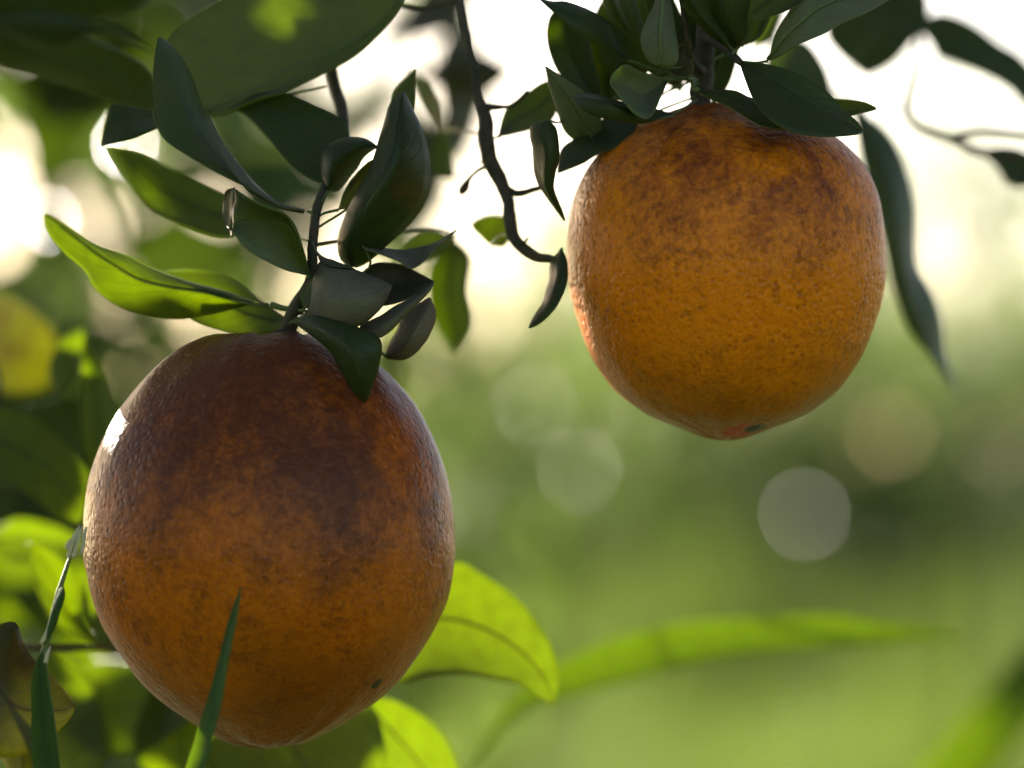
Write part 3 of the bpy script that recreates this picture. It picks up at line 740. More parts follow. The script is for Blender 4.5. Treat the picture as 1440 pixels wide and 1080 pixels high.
leaf(TL, [(428, 436), (424, 412), (440, 389), (455, 387), (472, 401)], [(428, 436), (442, 425), (455, 413), (466, 406), (472, 401)], d=(-2, -4, -6), e=(4, -3), cup=1, rib=False, label='small bright edged leaf beside the stem', pet=[(428, 436, -2), (420, 437, 3)])
# hanging blurred leaf behind the cluster
leaf(TL, [(640, 335), (604, 372), (602, 430), (618, 470), (640, 498)], [(640, 335), (662, 362), (658, 410), (664, 455), (640, 498)], d=(120, 140, 155), e=(6, -6), cup=3, mat='dark', label='blurred green leaf hanging behind the cluster', pet=[(640, 335, 120), (610, 325, 62), (540, 330, 35), (447, 345, 4)])
leaf(TL, [(640, 330), (600, 325), (570, 345), (552, 372)], [(640, 330), (628, 352), (595, 368), (552, 372)], d=(70, 78, 84), e=(4, -4), cup=3, pet=[(640, 330, 70), (612, 322, 62), (540, 328, 36), (447, 343, 4)])

# ------------------------------------------------------------------ thin bare twig between the fruit
TM = thing('bare_twig', P(648, -60, 40), 'thin dark crooked twig hanging between the two oranges', 'twig')
px_tube('stem', TM, [(600, -260, 45), (640, -60, 42), (649, 5, 40), (656, 45, 38), (667, 95, 36), (673, 135, 34), (684, 168, 32), (687, 218, 30), (705, 258, 28), (714, 280, 26), (722, 332, 22), (748, 358, 18), (778, 364, 16)], [8, 6.5, 6, 6, 6.5, 7.5, 10, 12, 10, 9, 9, 7.5, 5], n=80)
px_tube('side_twig', TM, [(684, 152, 32), (708, 150, 33), (722, 147, 36), (742, 128, 40)], [6, 3.5, 3.5, 3], n=14)
px_tube('side_twig', TM, [(706, 262, 28), (726, 272, 26), (745, 268, 24), (764, 262, 22)], [7, 5, 4, 3], n=14)
px_tube('side_twig', TM, [(646, -4, 40), (628, 4, 42), (600, 12, 46), (566, 8, 50)], [5, 4, 4, 4], n=14)
px_tube('thorn', TM, [(735, 350, 20), (738, 340, 19), (744, 332, 18)], [4, 2.2, 0.5], n=8)
px_tube('thorn', TM, [(668, 92, 36), (674, 98, 35), (679, 106, 34)], [4, 2, 0.5], n=8)
px_tube('bud', TM, [(688, 232, 30), (672, 240, 32), (660, 252, 33), (652, 266, 34), (648, 274, 34)], [4, 2.5, 3, 7, 2], n=16)
leaf(TM, [(790, 350), (774, 368), (770, 392), (762, 425), (748, 448), (743, 462)], [(790, 350), (798, 372), (796, 405), (778, 438), (758, 456), (743, 462)], d=(10, 8, 4), e=(6, -4), cup=-3, rib=False, mat='dark', label='narrow dark leaf hanging against the left side of the right orange', pet=[(790, 350, 10), (782, 360, 14), (772, 364, 16)])
leaf(TM, [(700, 192), (712, 152), (738, 131), (768, 113), (800, 118)], [(700, 192), (722, 190), (748, 182), (776, 170), (800, 118)], d=(34, 48, 55), e=(6, -4), cup=3, label='green leaf behind the bare twig, reaching to the right orange', pet=[(700, 192, 34), (692, 196, 32), (687, 205, 30)])
leaf(TM, [(690, 345), (668, 325), (664, 312), (690, 302), (716, 306)], [(690, 345), (708, 345), (718, 332), (718, 318), (716, 306)], d=(60, 62, 64), e=(3, -3), cup=2, rib=False, pet=[(690, 345, 60), (705, 330, 40), (720, 335, 22)])
leaf(TM, [(640, 252), (612, 246), (606, 215), (616, 190), (628, 172)], [(640, 252), (638, 228), (634, 205), (632, 188), (628, 172)], d=(120, 130, 140), e=(4, -4), cup=3, rib=False, label='blurred olive leaf behind, left of the bare twig', pet=[(640, 252, 120), (665, 235, 70), (686, 225, 31)])
leaf(TM, [(618, 180), (600, 150), (584, 120), (572, 92)], [(618, 180), (612, 140), (596, 112), (572, 92)], d=(120, 130, 140), e=(4, -4), cup=3, rib=False, pet=[(618, 180, 120), (650, 185, 80), (684, 190, 31)])

# ------------------------------------------------------------------ twig that carries the right orange, with its leaves
TR = thing('fruiting_twig', P(985, 150, 15), 'leafy twig that the brighter right orange hangs from', 'twig')
px_tube('stem', TR, [(1020, -260, 40), (1000, -60, 22), (994, 20, 18), (990, 80, 17), (986, 125, 18), (985, 156, 20)], [16, 15, 14, 15, 16, 14], n=40)
px_tube('side_twig', TR, [(992, 50, 16), (1012, 62, 10), (1028, 76, 4), (1041, 88, -2)], [9, 7, 6, 5], n=14)
px_tube('side_twig', TR, [(988, 100, 14), (972, 84, 6), (968, 60, 2), (962, 20, 0), (950, -40, 0)], [7, 5, 5, 4, 4], n=16)
leaf(TR, [(1040, 88), (1073, 89), (1107, 98), (1137, 113), (1165, 131), (1189, 156), (1207, 172), (1215, 186)], [(1040, 88), (1046, 107), (1058, 137), (1076, 162), (1101, 180), (1131, 189), (1165, 192), (1200, 190), (1215, 186)],
     d=(-2, -14, -8), e=(3, -4), cup=2, top=1, mid=[(1040, 88), (1085, 112), (1140, 145), (1180, 170), (1215, 186)], mat='dark', label='sharp dark green leaf resting on the shoulder of the right orange', pet=[(1040, 88, -2), (1034, 82, 2)], wave=0.35)
leaf(TR, [(980, 128), (1030, 127), (1060, 138), (1120, 140), (1177, 139), (1214, 143), (1235, 153)], [(980, 128), (1000, 140), (1024, 151), (1050, 166), (1080, 180), (1140, 182), (1200, 162), (1235, 153)], d=(2, -4, 0), e=(6, -4), cup=2, top=1, mid=[(980, 128), (1020, 134), (1070, 150), (1150, 160), (1235, 153)],
     label='paler leaf under the sharp leaf, its tip showing at the right', pet=[(980, 128, 2), (974, 118, 6), (974, 108, 10)], pr=7)
leaf(TR, [(1080, 86), (1090, 50), (1107, 20), (1135, -15), (1190, -30), (1256, -4)], [(1080, 86), (1100, 78), (1122, 64), (1153, 50), (1183, 34), (1220, 18), (1256, -4)], d=(0, -8, 4), e=(10, -6), cup=2, top=-1, mat='pale', label='olive leaf reaching to the top edge above the sharp leaf', pet=[(1080, 86, 0), (1062, 88, 0), (1042, 86, 0)])
leaf(TR, [(1040, 66), (1044, 30), (1058, -10), (1100, -50), (1160, -50)], [(1040, 66), (1062, 52), (1070, 30), (1102, 18), (1136, -4), (1160, -50)], d=(8, 2, 6), e=(5, -4), cup=2, top=1, pet=[(1040, 66, 8), (1030, 74, 6)])
leaf(TR, [(1034, 68), (990, 40), (975, 5), (985, -40), (1010, -70)], [(1034, 68), (1046, 55), (1052, 20), (1050, -20), (1010, -70)], d=(6, -2, 0), e=(4, 0), cup=-3, top=1, mat='dark', label='dark green leaf right of the stem at the top edge', pet=[(1034, 68, 6), (1028, 74, 6)])
leaf(TR, [(1030, 72), (1000, 52), (972, 24), (952, -4), (930, -50)], [(1030, 72), (1020, 48), (1000, 20), (982, -10), (930, -50)], d=(2, -8, -8), e=(2, 4), cup=-3, top=1, pet=[(1030, 72, 2), (1034, 80, 2)])
leaf(TR, [(926, -60), (920, 0), (911, 24), (901, 52), (908, 79), (924, 96)], [(926, -60), (942, 0), (950, 42), (955, 78), (948, 93), (924, 96)], d=(-4, -14, -16), e=(2, 3), cup=-4, top=-1, mid=[(926, -60), (931, 0), (928, 45), (930, 75), (932, 97)], ends=(0.01, 0.975), mat='pale', label='pale olive blunt leaf hanging left of the stem', pet=[(926, -60, -4), (940, -90, 0), (950, -60, 0)])
leaf(TR, [(940, 112), (918, 106), (900, 100), (878, 91), (862, 104), (858, 118)], [(940, 112), (930, 135), (914, 165), (896, 162), (878, 145), (858, 118)], d=(6, -10, -12), e=(2, -5), cup=6, top=-1, rib=False, mat='pale', label='small cupped grey leaf beside the calyx of the right orange', pet=[(940, 112, 6), (965, 112, 10), (982, 118, 14)])
leaf(TR, [(948, 160), (914, 152), (892, 146), (864, 139), (836, 132), (812, 132), (803, 137)], [(948, 160), (918, 170), (890, 172), (862, 168), (839, 164), (818, 153), (803, 137)], d=(2, -6, -6), e=(4, -5), cup=-6, top=1, mid=[(948, 160), (915, 166), (890, 160), (860, 146), (830, 140), (803, 137)], mat='dark', label='narrow leaf lying on the left shoulder of the right orange', pet=[(948, 160, 2), (965, 150, 8), (980, 140, 14)])
leaf(TR, [(900, 168), (870, 160), (844, 172), (811, 194), (789, 211), (784, 244)], [(900, 168), (885, 195), (862, 208), (844, 215), (817, 231), (784, 244)], d=(10, 14, 14), e=(3, -6), cup=-2, top=1, mat='dark', label='dark leaf drooping off the left shoulder of the right orange', pet=[(900, 168, 10), (940, 150, 16), (982, 135, 17)])
leaf(TR, [(850, 215), (806, 195), (788, 172), (773, 125), (766, 92)], [(850, 215), (846, 170), (820, 128), (794, 110), (766, 92)], d=(18, 14, 10), e=(4, -3), cup=-3, top=-1, mat='pale', label='pale leaf at the left of the right twig, lit along one edge', pet=[(850, 215, 18), (900, 150, 24), (982, 110, 18)])
leaf(TR, [(850, 150), (808, 130), (782, 96), (769, 58), (772, 26), (790, 5)], [(850, 150), (842, 110), (832, 70), (818, 30), (790, 5)], d=(24, 24, 22), e=(3, -3), cup=3, top=1, mat='dark', label='dark green leaf with one small glowing patch, top of the right twig', pet=[(850, 150, 24), (905, 110, 26), (984, 90, 18)])
leaf(TR, [(885, 85), (869, 58), (856, 31), (831, 13), (798, 3), (776, 2), (755, -4)], [(885, 85), (850, 70), (831, 58), (806, 42), (781, 20), (755, -4)], d=(4, -4, -4), e=(3, -3), cup=-2, top=1, mat='dark', label='dark pointed leaf reaching left at the top edge', pet=[(885, 85, 4), (930, 100, 10), (980, 100, 14)])
leaf(TR, [(905, 120), (868, 110), (840, 80), (838, 40), (860, -20), (880, -60)], [(905, 120), (916, 80), (915, 40), (905, 0), (880, -60)], d=(26, 22, 20), e=(3, -3), cup=3, top=1, pet=[(905, 120, 26), (940, 108, 22), (982, 95, 18)])
leaf(TR, [(860, 160), (832, 120), (818, 80), (825, 40), (850, 10)], [(860, 160), (880, 120), (885, 80), (872, 40), (850, 10)], d=(32, 30, 28), e=(3, -3), cup=3, top=1, pet=[(860, 160, 32), (920, 120, 28), (982, 100, 18)])
leaf(TR, [(905, 70), (892, 60), (880, 30), (868, -10), (866, -60)], [(905, 70), (904, 40), (898, 10), (888, -20), (866, -60)], d=(2, -6, -6), e=(2, 4), cup=-2, top=-1, rib=False, pet=[(905, 70, 2), (940, 95, 6), (975, 90, 8)])
leaf(TR, [(893, 60), (876, 45), (858, 25), (848, -5), (846, -50)], [(893, 60), (886, 30), (874, 5), (862, -20), (846, -50)], d=(6, 2, 2), e=(2, 4), cup=-2, top=1, rib=False, pet=[(893, 60, 6), (940, 92, 8), (978, 92, 10)])
leaf(TR, [(968, 110), (945, 104), (935, 90), (945, 76), (962, 60)], [(968, 110), (975, 95), (972, 82), (968, 70), (962, 60)], d=(4, 6, 6), e=(2, -2), cup=2, rib=False, mat='brown', pet=[(968, 110, 4), (980, 112, 12)])
leaf(TR, [(1000, 130), (1010, 100), (1018, 70), (1010, 45), (1000, 20)], [(1000, 130), (990, 110), (985, 80), (988, 45), (1000, 20)], d=(30, 32, 34), e=(3, -3), cup=3, pet=[(1000, 130, 30), (988, 120, 20)])
leaf(TR, [(795, 312), (781, 294), (761, 267), (753, 244), (750, 211), (744, 190), (748, 174), (765, 170)], [(795, 312), (790, 294), (778, 267), (781, 244), (787, 217), (784, 184), (776, 173), (765, 170)],
     d=(6, 2, -2), e=(3, -3), cup=-5, top=1, mat='dark', label='narrow hanging leaf with a bent-over top, left of the right orange', rib=False, pet=[(765, 170, -2), (800, 170, 20), (870, 140, 26), (984, 100, 18)])

for A_, B_, d_ in (([(1004, 150), (972, 95), (962, 30), (985, -50)], [(1004, 150), (1030, 105), (1034, 40), (985, -50)], 36), ([(955, 128), (905, 95), (890, 30), (915, -60)], [(955, 128), (968, 90), (958, 20), (915, -60)], 34),
                   ([(880, 150), (838, 110), (826, 50), (862, -30)], [(880, 150), (905, 100), (896, 30), (862, -30)], 38), ([(985, 120), (955, 60), (965, 0), (1000, -60)], [(985, 120), (1012, 80), (1025, 10), (1000, -60)], 42),
                   ([(880, 175), (835, 165), (800, 150), (790, 110)], [(880, 175), (860, 130), (830, 105), (790, 110)], 40), ([(1035, 70), (1040, 20), (1075, -20), (1110, -60)], [(1035, 70), (1070, 50), (1092, 0), (1110, -60)], 30)):
    leaf(TR, A_, B_, d=(d_, d_ + 2, d_ - 2), e=(4, -4), cup=3, top=1, mat='dark', pet=[A_[0] + (d_,), ((A_[0][0] + 986) / 2, (A_[0][1] + 90) / 2, d_ - 4), (987, 95, 20)])

# ------------------------------------------------------------------ blurred spray at the top right
ZOFF[0] = 100
TB = thing('leafy_spray', P(1300, 30, 130), 'blurred leafy spray at the top right, behind the right orange', 'twig')
px_tube('stem', TB, [(1130, -220, 120), (1210, -80, 118), (1262, 0, 122), (1292, 40, 120), (1284, 100, 80), (1276, 166, 50), (1345, 198, 45), (1372, 212, 45), (1460, 222, 50)], [9, 7, 6, 6, 6, 6, 7, 7, 6], n=50)
px_tube('side_twig', TB, [(1336, 196, 45), (1362, 187, 46), (1400, 184, 48), (1460, 192, 50)], [6, 6, 6, 6], n=16)
leaf(TB, [(1268, -46), (1205, -20), (1166, 20), (1160, 50), (1180, 78), (1218, 109)], [(1268, -46), (1302, -10), (1304, 28), (1284, 58), (1252, 92), (1218, 109)], d=(126, 110, 105), e=(8, -6), cup=3, mat='dark', label='blurred dark leaf at the top right, in front of the bright sky', pet=[(1268, -46, 126), (1250, -30, 120)])
leaf(TB, [(1290, 40), (1308, 20), (1336, 18), (1373, 34), (1406, 60), (1440, 82), (1500, 150)], [(1290, 40), (1308, 61), (1318, 81), (1342, 89), (1382, 104), (1418, 124), (1445, 150), (1500, 150)], d=(130, 125, 120), e=(8, -6), cup=3, mat='dark', label='blurred broad leaf arching to the right edge', pet=[(1290, 40, 130), (1292, 37, 128)])
leaf(TB, [(1195, 128), (1222, 164), (1246, 183), (1267, 214), (1281, 254), (1289, 295), (1289, 340), (1292, 377), (1308, 403), (1319, 428), (1325, 465), (1328, 498), (1348, 556)],
     [(1195, 128), (1205, 190), (1215, 240), (1232, 300), (1244, 344), (1252, 390), (1262, 425), (1277, 462), (1292, 482), (1307, 500), (1326, 526), (1348, 556)],
     d=(72, 66, 82), e=(10, -8), cup=-6, top=1, M=40, mat='dark', label='long drooping blue green leaf along the right side of the right orange', pet=[(1195, 128, 72), (1200, 90, 90), (1262, 0, 122)], mid=[(1195, 128), (1214, 185), (1242, 240), (1260, 300), (1268, 350), (1275, 395), (1285, 430), (1300, 465), (1314, 500), (1348, 556)])
leaf(TB, [(1075, 90), (1090, 60), (1130, 55), (1160, 90), (1176, 138)], [(1075, 90), (1085, 120), (1120, 140), (1150, 148), (1176, 138)], d=(60, 70, 75), e=(6, -4), cup=3, pet=[(1075, 90, 60), (1120, 0, 90), (1210, -80, 118)], mat='dark', label='blurred teal leaf behind the sharp leaf')
leaf(TB, [(1055, 70), (1060, 30), (1085, 0), (1110, -30)], [(1055, 70), (1085, 60), (1100, 30), (1110, -30)], d=(50, 55, 60), e=(5, -4), cup=3, top=1, pet=[(1110, -30, 60), (1140, -60, 90), (1180, -130, 119)])
leaf(TB, [(1372, 212), (1410, 206), (1445, 214), (1490, 260)], [(1372, 212), (1398, 232), (1425, 262), (1490, 260)], d=(60, 60, 60), e=(6, -4), cup=3, mat='dark', pet=[(1372, 212, 60), (1368, 210, 48)], label='blurred leaf cut by the right edge below the arching leaf')
leaf(TB, [(1230, 175), (1180, 130), (1160, 120), (1180, 150)], [(1230, 175), (1215, 165), (1200, 160), (1180, 150)], d=(100, 100, 100), e=(3, -3), cup=2, rib=False, pet=[(1230, 175, 100), (1256, 152, 80), (1280, 150, 58)])

# ------------------------------------------------------------------ out-of-focus leaves in the top left corner
ZOFF[0] = -60
TC = thing('leafy_spray', P(-60, 20, -75), 'blurred dark leaves close to the camera in the top left corner', 'twig')
px_tube('stem', TC, [(-420, -330, -30), (-280, -150, -50), (-160, -40, -66), (-60, 20, -75), (0, 40, -80)], [9, 8, 7, 6, 4], n=24)
leaf(TC, [(-20, 36), (40, 40), (110, 45), (150, 62), (190, 82), (214, 108), (216, 156)], [(-20, 36), (-10, 90), (20, 104), (60, 111), (110, 126), (155, 142), (216, 156)], d=(-78, -30, 25), e=(-4, 4), cup=-3, mid=[(-20, 36), (30, 72), (100, 90), (160, 115), (216, 156)], mat='dark', label='broad blurred leaf across the top left corner', pet=[(-20, 36, -78), (0, 40, -80)])
leaf(TC, [(-60, 10), (0, -40), (80, -50), (150, -30), (215, -4)], [(-60, 10), (0, 30), (70, 45), (150, 20), (215, -4)], d=(-75, -66, -60), e=(-3, 3), cup=-3, mat='dark', label='upper blurred leaf cut by the top edge at the left', pet=[(-60, 10, -75), (-65, 18, -75)])
leaf(TC, [(-30, 30), (40, 15), (100, 22), (150, 32), (190, 52), (222, 75)], [(-30, 30), (40, 60), (90, 64), (140, 48), (185, 60), (222, 75)], d=(-76, -70, -60), e=(-3, 3), cup=-3, mat='dark', pet=[(-30, 30, -76), (-40, 28, -77)])

# ------------------------------------------------------------------ further sprays of the same tree, well out of focus
def loose_spray(label, stem, rpx, box, dr, n, seed, real=0.07, mat='green'):
    r = random.Random(seed)
    t_ = thing('leafy_spray', P(*stem[-1]), label, 'twig', 'blurred sprays hanging behind')
    px_tube('stem', t_, stem, rpx, n=24)
    sp = spline([(a, b_, c) for a, b_, c in stem], 30)
    for i in range(n):
        x, y, d = r.uniform(box[0], box[2]), r.uniform(box[1], box[3]), r.uniform(*dr)
        if any(ray_gap(P(x, y, d), l) < g + .03 for l, g in lit_p): continue
        L = real * r.uniform(.75, 1.2) / (S * (D + d / 1000) / D)
        a = r.uniform(-0.6, math.pi + 0.6)
        ux, uy = math.cos(a), math.sin(a)
        W = L * r.uniform(.14, .26)
        bx, by = x - ux * L * .5, y - uy * L * .5
        A = [(bx, by), (bx + ux * L * .3 - uy * W, by + uy * L * .3 + ux * W), (bx + ux * L * .65 - uy * W * .85, by + uy * L * .65 + ux * W * .85), (bx + ux * L, by + uy * L)]
        B = [(bx, by), (bx + ux * L * .3 + uy * W, by + uy * L * .3 - ux * W), (bx + ux * L * .65 + uy * W * .85, by + uy * L * .65 - ux * W * .85), (bx + ux * L, by + uy * L)]
        q = min(sp, key=lambda w: math.dist(w[:2], (bx, by)))
        leaf(t_, A, B, d=(d, d + r.uniform(-10, 10), d + r.uniform(-25, 25)), e=(r.uniform(-12, 12), r.uniform(-12, 12)), cup=r.uniform(-5, 5), top=r.choice((-1, 1)), M=12, K=7, rib=False, mat=mat, pet=[(bx, by, d), ((bx + q[0]) / 2, (by + q[1]) / 2 - 10, (d + q[2]) / 2), tuple(q)], pr=3)
    return t_
ZOFF[0] = 0
loose_spray('dark blurred leaves far behind the long narrow leaf at the left', [(-260, -260, 620), (-60, 20, 640), (60, 160, 660), (150, 300, 680), (190, 430, 690)], [9, 8, 6, 5, 4], (-60, 60, 330, 480), (600, 900), 12, 41, 0.055, 'dark')
loose_spray('faint blurred leaves between the upright leaf and the bare twig', [(560, -240, 500), (585, -60, 510), (600, 60, 520), (620, 150, 520)], [6, 4, 3, 2.5], (520, 10, 660, 290), (420, 800), 8, 42, 0.045, 'dry')
loose_spray('blurred leaves low behind the leaf cluster, beside the left orange', [(300, 420, 560), (430, 470, 560), (560, 500, 560), (640, 520, 560)], [6, 5, 4, 3], (470, 400, 640, 560), (450, 700), 5, 43, 0.05)
loose_spray('blurred leaves below and behind the yellowing leaf', [(-260, 640, 420), (-80, 660, 400), (60, 700, 390), (140, 760, 380)], [6, 5, 4, 3], (-40, 700, 150, 900), (300, 480), 7, 44, 0.06)

# ------------------------------------------------------------------ shoot behind and below the left orange
ZOFF[0] = 35
TS = thing('leafy_shoot', P(300, 905, 60), 'leafy shoot behind the left orange, its leaves glowing below it', 'twig')
px_tube('stem', TS, [(-560, 800, 52), (-300, 860, 55), (-60, 900, 60), (120, 912, 62), (300, 905, 60), (440, 900, 58), (540, 890, 56)], [10, 8, 6, 5, 5, 4.5, 3], n=40)
leaf(TS, [(540, 890), (580, 810), (643, 790), (673, 804), (702, 822), (732, 846), (756, 876), (776, 908), (786, 938), (786, 967), (782, 995)], [(540, 890), (545, 940), (563, 962), (599, 953), (646, 950), (693, 956), (732, 964), (756, 981), (782, 995)],
     d=(54, 42, 34), e=(6, -4), cup=3, top=-1, mid=[(540, 890), (600, 870), (670, 880), (730, 915), (765, 955), (782, 995)], label='bright yellow green leaf right of the left orange, sun shining through', pet=[(540, 890, 54), (530, 890, 56)])
leaf(TS, [(500, 930), (520, 975), (556, 986), (593, 1006), (618, 1028), (636, 1055), (660, 1120)], [(500, 930), (500, 1000), (520, 1060), (560, 1120), (600, 1140), (660, 1120)], d=(60, 66, 70), e=(6, -4), cup=3, top=-1, label='glowing leaf at the bottom edge, right of the dark leaf', pet=[(500, 930, 60), (500, 895, 57)])
leaf(TS, [(420, 930), (470, 950), (515, 980), (532, 1010), (540, 1042), (541, 1085), (500, 1150)], [(420, 930), (340, 960), (292, 1005), (280, 1050), (320, 1110), (400, 1140), (500, 1150)], d=(50, 44, 40), e=(5, -3), cup=-3, top=1, label='dark green leaf directly below the left orange', pet=[(420, 930, 50), (425, 902, 57)])
leaf(TS, [(290, 930), (240, 940), (180, 935), (120, 935), (90, 965), (72, 1010)], [(290, 930), (285, 990), (262, 1018), (220, 1046), (168, 1062), (115, 1050), (72, 1010)], d=(60, 95, 105), e=(4, -4), cup=3, top=-1, label='bright green glowing leaf below left of the left orange', pet=[(290, 930, 60), (300, 906, 60)])
leaf(TS, [(150, 912), (120, 870), (100, 800), (60, 770), (38, 762)], [(150, 912), (90, 890), (60, 850), (45, 800), (38, 762)], d=(62, 66, 68), e=(4, -4), cup=3, top=1, label='green leaf left of the orange with a brown tip', pet=[(150, 912, 62), (160, 911, 62)])
leaf(TS, [(150, 912), (180, 890), (190, 850), (170, 810), (140, 790)], [(150, 912), (130, 880), (118, 850), (120, 815), (140, 790)], d=(62, 66, 68), e=(4, -4), cup=3, top=1, pet=[(150, 912, 62), (160, 911, 62)])
leaf(TS, [(70, 908), (40, 980), (50, 1060), (110, 1130)], [(70, 908), (130, 960), (150, 1060), (110, 1130)], d=(90, 95, 100), e=(4, -4), cup=3, top=-1, pet=[(70, 908, 90), (60, 906, 61)])
leaf(TS, [(240, 906), (200, 990), (190, 1060), (250, 1130)], [(240, 906), (300, 960), (320, 1060), (250, 1130)], d=(80, 85, 90), e=(4, -4), cup=3, top=1, pet=[(240, 906, 80), (245, 906, 61)])

# ------------------------------------------------------------------ leaves at the left edge
ZOFF[0] = 45
TE = thing('leafy_shoot', P(-60, 640, 60), 'shoot with blurred green and yellow leaves at the left edge', 'twig')
px_tube('stem', TE, [(-640, 560, 50), (-400, 600, 52), (-200, 630, 55), (-60, 640, 60), (0, 560, 70), (-20, 470, 80)], [9, 7, 6, 5, 4, 3], n=36)
leaf(TE, [(-80, 640), (-40, 590), (0, 575), (48, 589), (87, 618), (112, 648), (126, 672), (114, 738)], [(-80, 640), (-60, 680), (0, 682), (29, 690), (72, 723), (95, 735), (114, 738)], d=(58, 42, 36), e=(8, -6), cup=3, top=1, mid=[(-80, 640), (-20, 620), (50, 645), (95, 690), (114, 738)], label='large leaf at the left edge, sunlit along its upper half', pet=[(-80, 640, 58), (-90, 638, 58)])
leaf(TE, [(-30, 470), (-20, 420), (5, 413), (35, 430), (65, 455), (84, 486), (93, 516)], [(-30, 470), (-30, 530), (0, 550), (40, 553), (80, 540), (93, 516)], d=(85, 190, 200), e=(6, -4), cup=3, top=-1, mat='old', label='blurred yellowing leaf at the left edge', pet=[(-30, 470, 85), (-22, 470, 80)])
leaf(TE, [(140, 690), (120, 640), (112, 560), (116, 500), (120, 470)], [(140, 690), (165, 640), (168, 580), (150, 520), (120, 470)], d=(70, 72, 74), e=(4, -6), cup=3, top=1, label='dark narrow leaf standing left of the left orange', pet=[(140, 690, 70), (60, 690, 66), (-60, 642, 60)])
leaf(TE, [(80, 560), (100, 530), (118, 500), (118, 460)], [(80, 560), (70, 520), (85, 480), (118, 460)], d=(100, 105, 110), e=(4, -4), cup=3, top=-1, pet=[(80, 560, 100), (20, 580, 80), (-40, 620, 62)])
leaf(TE, [(-20, 760), (20, 730), (80, 740), (130, 770)], [(-20, 760), (20, 790), (80, 790), (130, 770)], d=(120, 125, 130), e=(4, -4), cup=3, top=-1, pet=[(-20, 760, 120), (-60, 700, 90), (-70, 642, 60)])
ZOFF[0] = 0
TQ = thing('dry_leaf_twig', P(-60, 900, 5), 'twig end with a curled brown green leaf in the bottom left corner', 'twig')
px_tube('stem', TQ, [(-560, 760, 30), (-300, 820, 18), (-140, 870, 8), (-50, 905, 4)], [8, 6, 5, 4], n=20)
leaf(TQ, [(-50, 905), (-10, 882), (21, 875), (32, 904), (47, 926), (67, 944), (91, 971), (107, 993)], [(-50, 905), (-40, 1000), (-10, 1060), (40, 1060), (74, 1036), (98, 1012), (107, 993)], d=(4, 2, -2), e=(6, -5), cup=-4, top=1, mat='brown', label='curled brown green leaf in the bottom left corner', pet=[(-50, 905, 4), (-56, 903, 4)])
leaf(TQ, [(-40, 930), (-20, 990), (0, 1060), (30, 1120)], [(-40, 930), (20, 1000), (60, 1050), (30, 1120)], d=(20, 22, 24), e=(5, -5), cup=-4, top=1, mat='old', pet=[(-40, 930, 20), (-48, 910, 5)])

ZOFF[0] = 0
# ------------------------------------------------------------------ tall grass
def grass_thing(label, A, B, d, e, stem_px, cup=2, foot=None):
    base = P(stem_px[0], stem_px[1], d[0])
    g = thing('tall_grass', (base.x + (foot or 0.0), base.y, 0.0), label, 'grass', 'tall grass blades')
    leaf(g, A, B, d=d, e=e, cup=cup, top=1, mat='grass', M=44, K=7, thick=0.25, name='blade', rib=False, wave=0.25)
    tube('stalk', g, [Vector((base.x + (foot or 0.0), base.y, 0.0)), Vector((base.x + (foot or 0) * .6, base.y + .01, base.z * .5)), Vector((base.x + (foot or 0) * .15, base.y, base.z * .88)), base], [.0022, .0018, .0014, .0012], PETI, 8, 0.1, 24)
    return g
grass_thing('thin blue green grass blade standing in front of the left orange', [(236, 1150), (260, 1082), (275, 1036), (293, 978), (308, 925), (322, 870), (340, 821)], [(236, 1150), (285, 1082), (300, 1036), (313, 980), (322, 926), (333, 872), (340, 821)], (-50, -46, -42), (3, -2), (236, 1148))
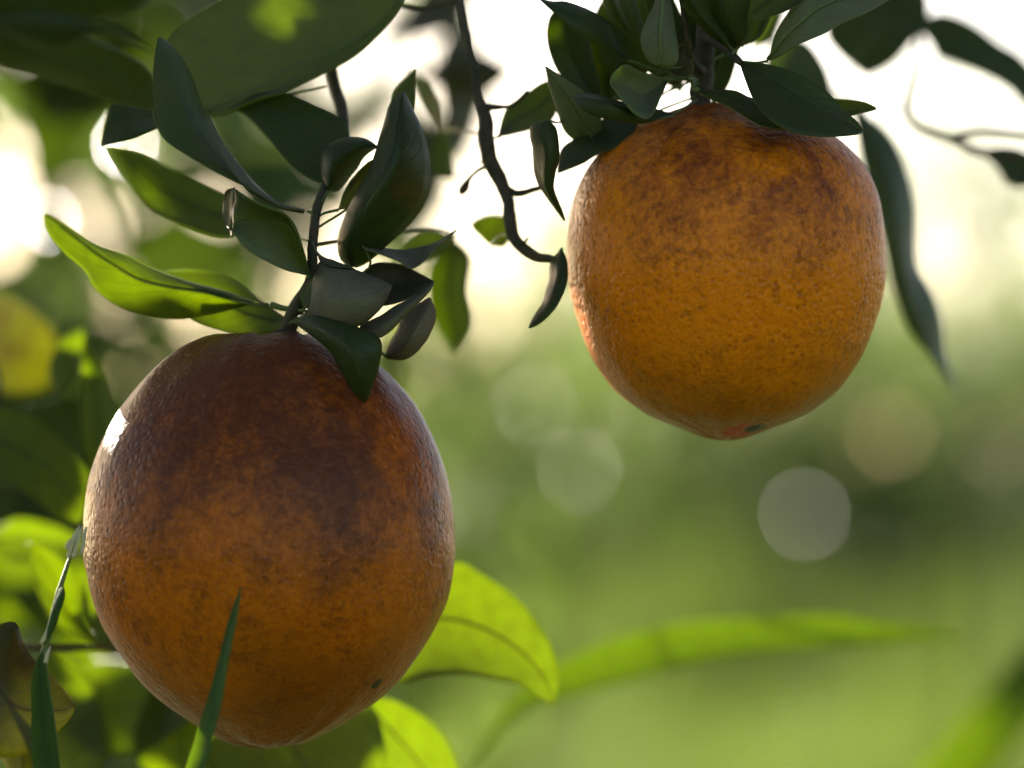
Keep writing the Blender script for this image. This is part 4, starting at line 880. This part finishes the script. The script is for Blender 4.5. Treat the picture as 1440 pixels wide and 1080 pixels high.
grass_thing('long blurred grass blade arching to the right across the meadow', [(640, 1100), (700, 1010), (745, 960), (790, 930), (870, 897), (945, 878), (1020, 871), (1100, 866), (1170, 864), (1225, 874), (1290, 884), (1368, 898)], [(640, 1100), (712, 1022), (750, 995), (790, 985), (870, 961), (970, 936), (1045, 921), (1130, 915), (1180, 912), (1245, 906), (1300, 900), (1368, 898)], (270, 260, 240), (2, -2), (640, 1098), 1)
grass_thing('blurred bright grass blade in the bottom right corner', [(1180, 1250), (1268, 1112), (1330, 1040), (1400, 960), (1450, 905), (1560, 820)], [(1180, 1250), (1370, 1112), (1425, 1050), (1475, 990), (1520, 930), (1560, 820)], (600, 580, 560), (3, -3), (1180, 1248), 1)
gs = thing('grass_stalk', (P(78, 1120, -22).x, P(78, 1120, -22).y, 0), 'grass stalk with pale dry sheaths at the left side of the left orange', 'grass stalk')
b0 = P(78, 1120, -22)
tube('stalk', gs, [Vector((b0.x, b0.y, 0)), Vector((b0.x - .006, b0.y, .5)), Vector((b0.x + .003, b0.y, 1.0)), b0, P(66, 1000, -24), P(60, 925, -25), P(72, 872, -25), P(88, 815, -25), P(104, 770, -24), P(112, 742, -23)], [.0025, .0022, .0018, .0011, .0009, .0008, .0007, .0006, .0005, .0002], PETI, 8, 0.1, 90)
leaf(gs, [(92, 1160), (48, 1080), (44, 1000), (45, 950), (58, 915)], [(92, 1160), (84, 1080), (72, 1000), (66, 950), (58, 915)], d=(-24, -27, -26), e=(2, -2), cup=2, mat='grass', M=24, K=7, rib=False, name='blade')
leaf(gs, [(62, 908), (64, 888), (76, 852), (84, 828), (89, 824)], [(62, 908), (76, 884), (86, 856), (91, 836), (89, 824)], d=(-27, -28, -27), e=(0, 0), cup=-1.2, mat='grass', M=12, K=7, rib=False, name='sheath', wave=0.2)
for q in ([(58, 905), (66, 890), (73, 866), (80, 845), (88, 826)], [(64, 932), (67, 920), (71, 908)], [(96, 784), (100, 768), (106, 752), (112, 738)], [(104, 784), (108, 766), (112, 750), (117, 738)], [(114, 780), (117, 764), (119, 750), (122, 740)], [(94, 772), (98, 762), (106, 756)]):
    px_tube('dry_sheath', gs, [(x, y, -28) for x, y in q], [3.0 if i < len(q) - 1 else 0.6 for i in range(len(q))], DRY, 8, 0.2, 12)
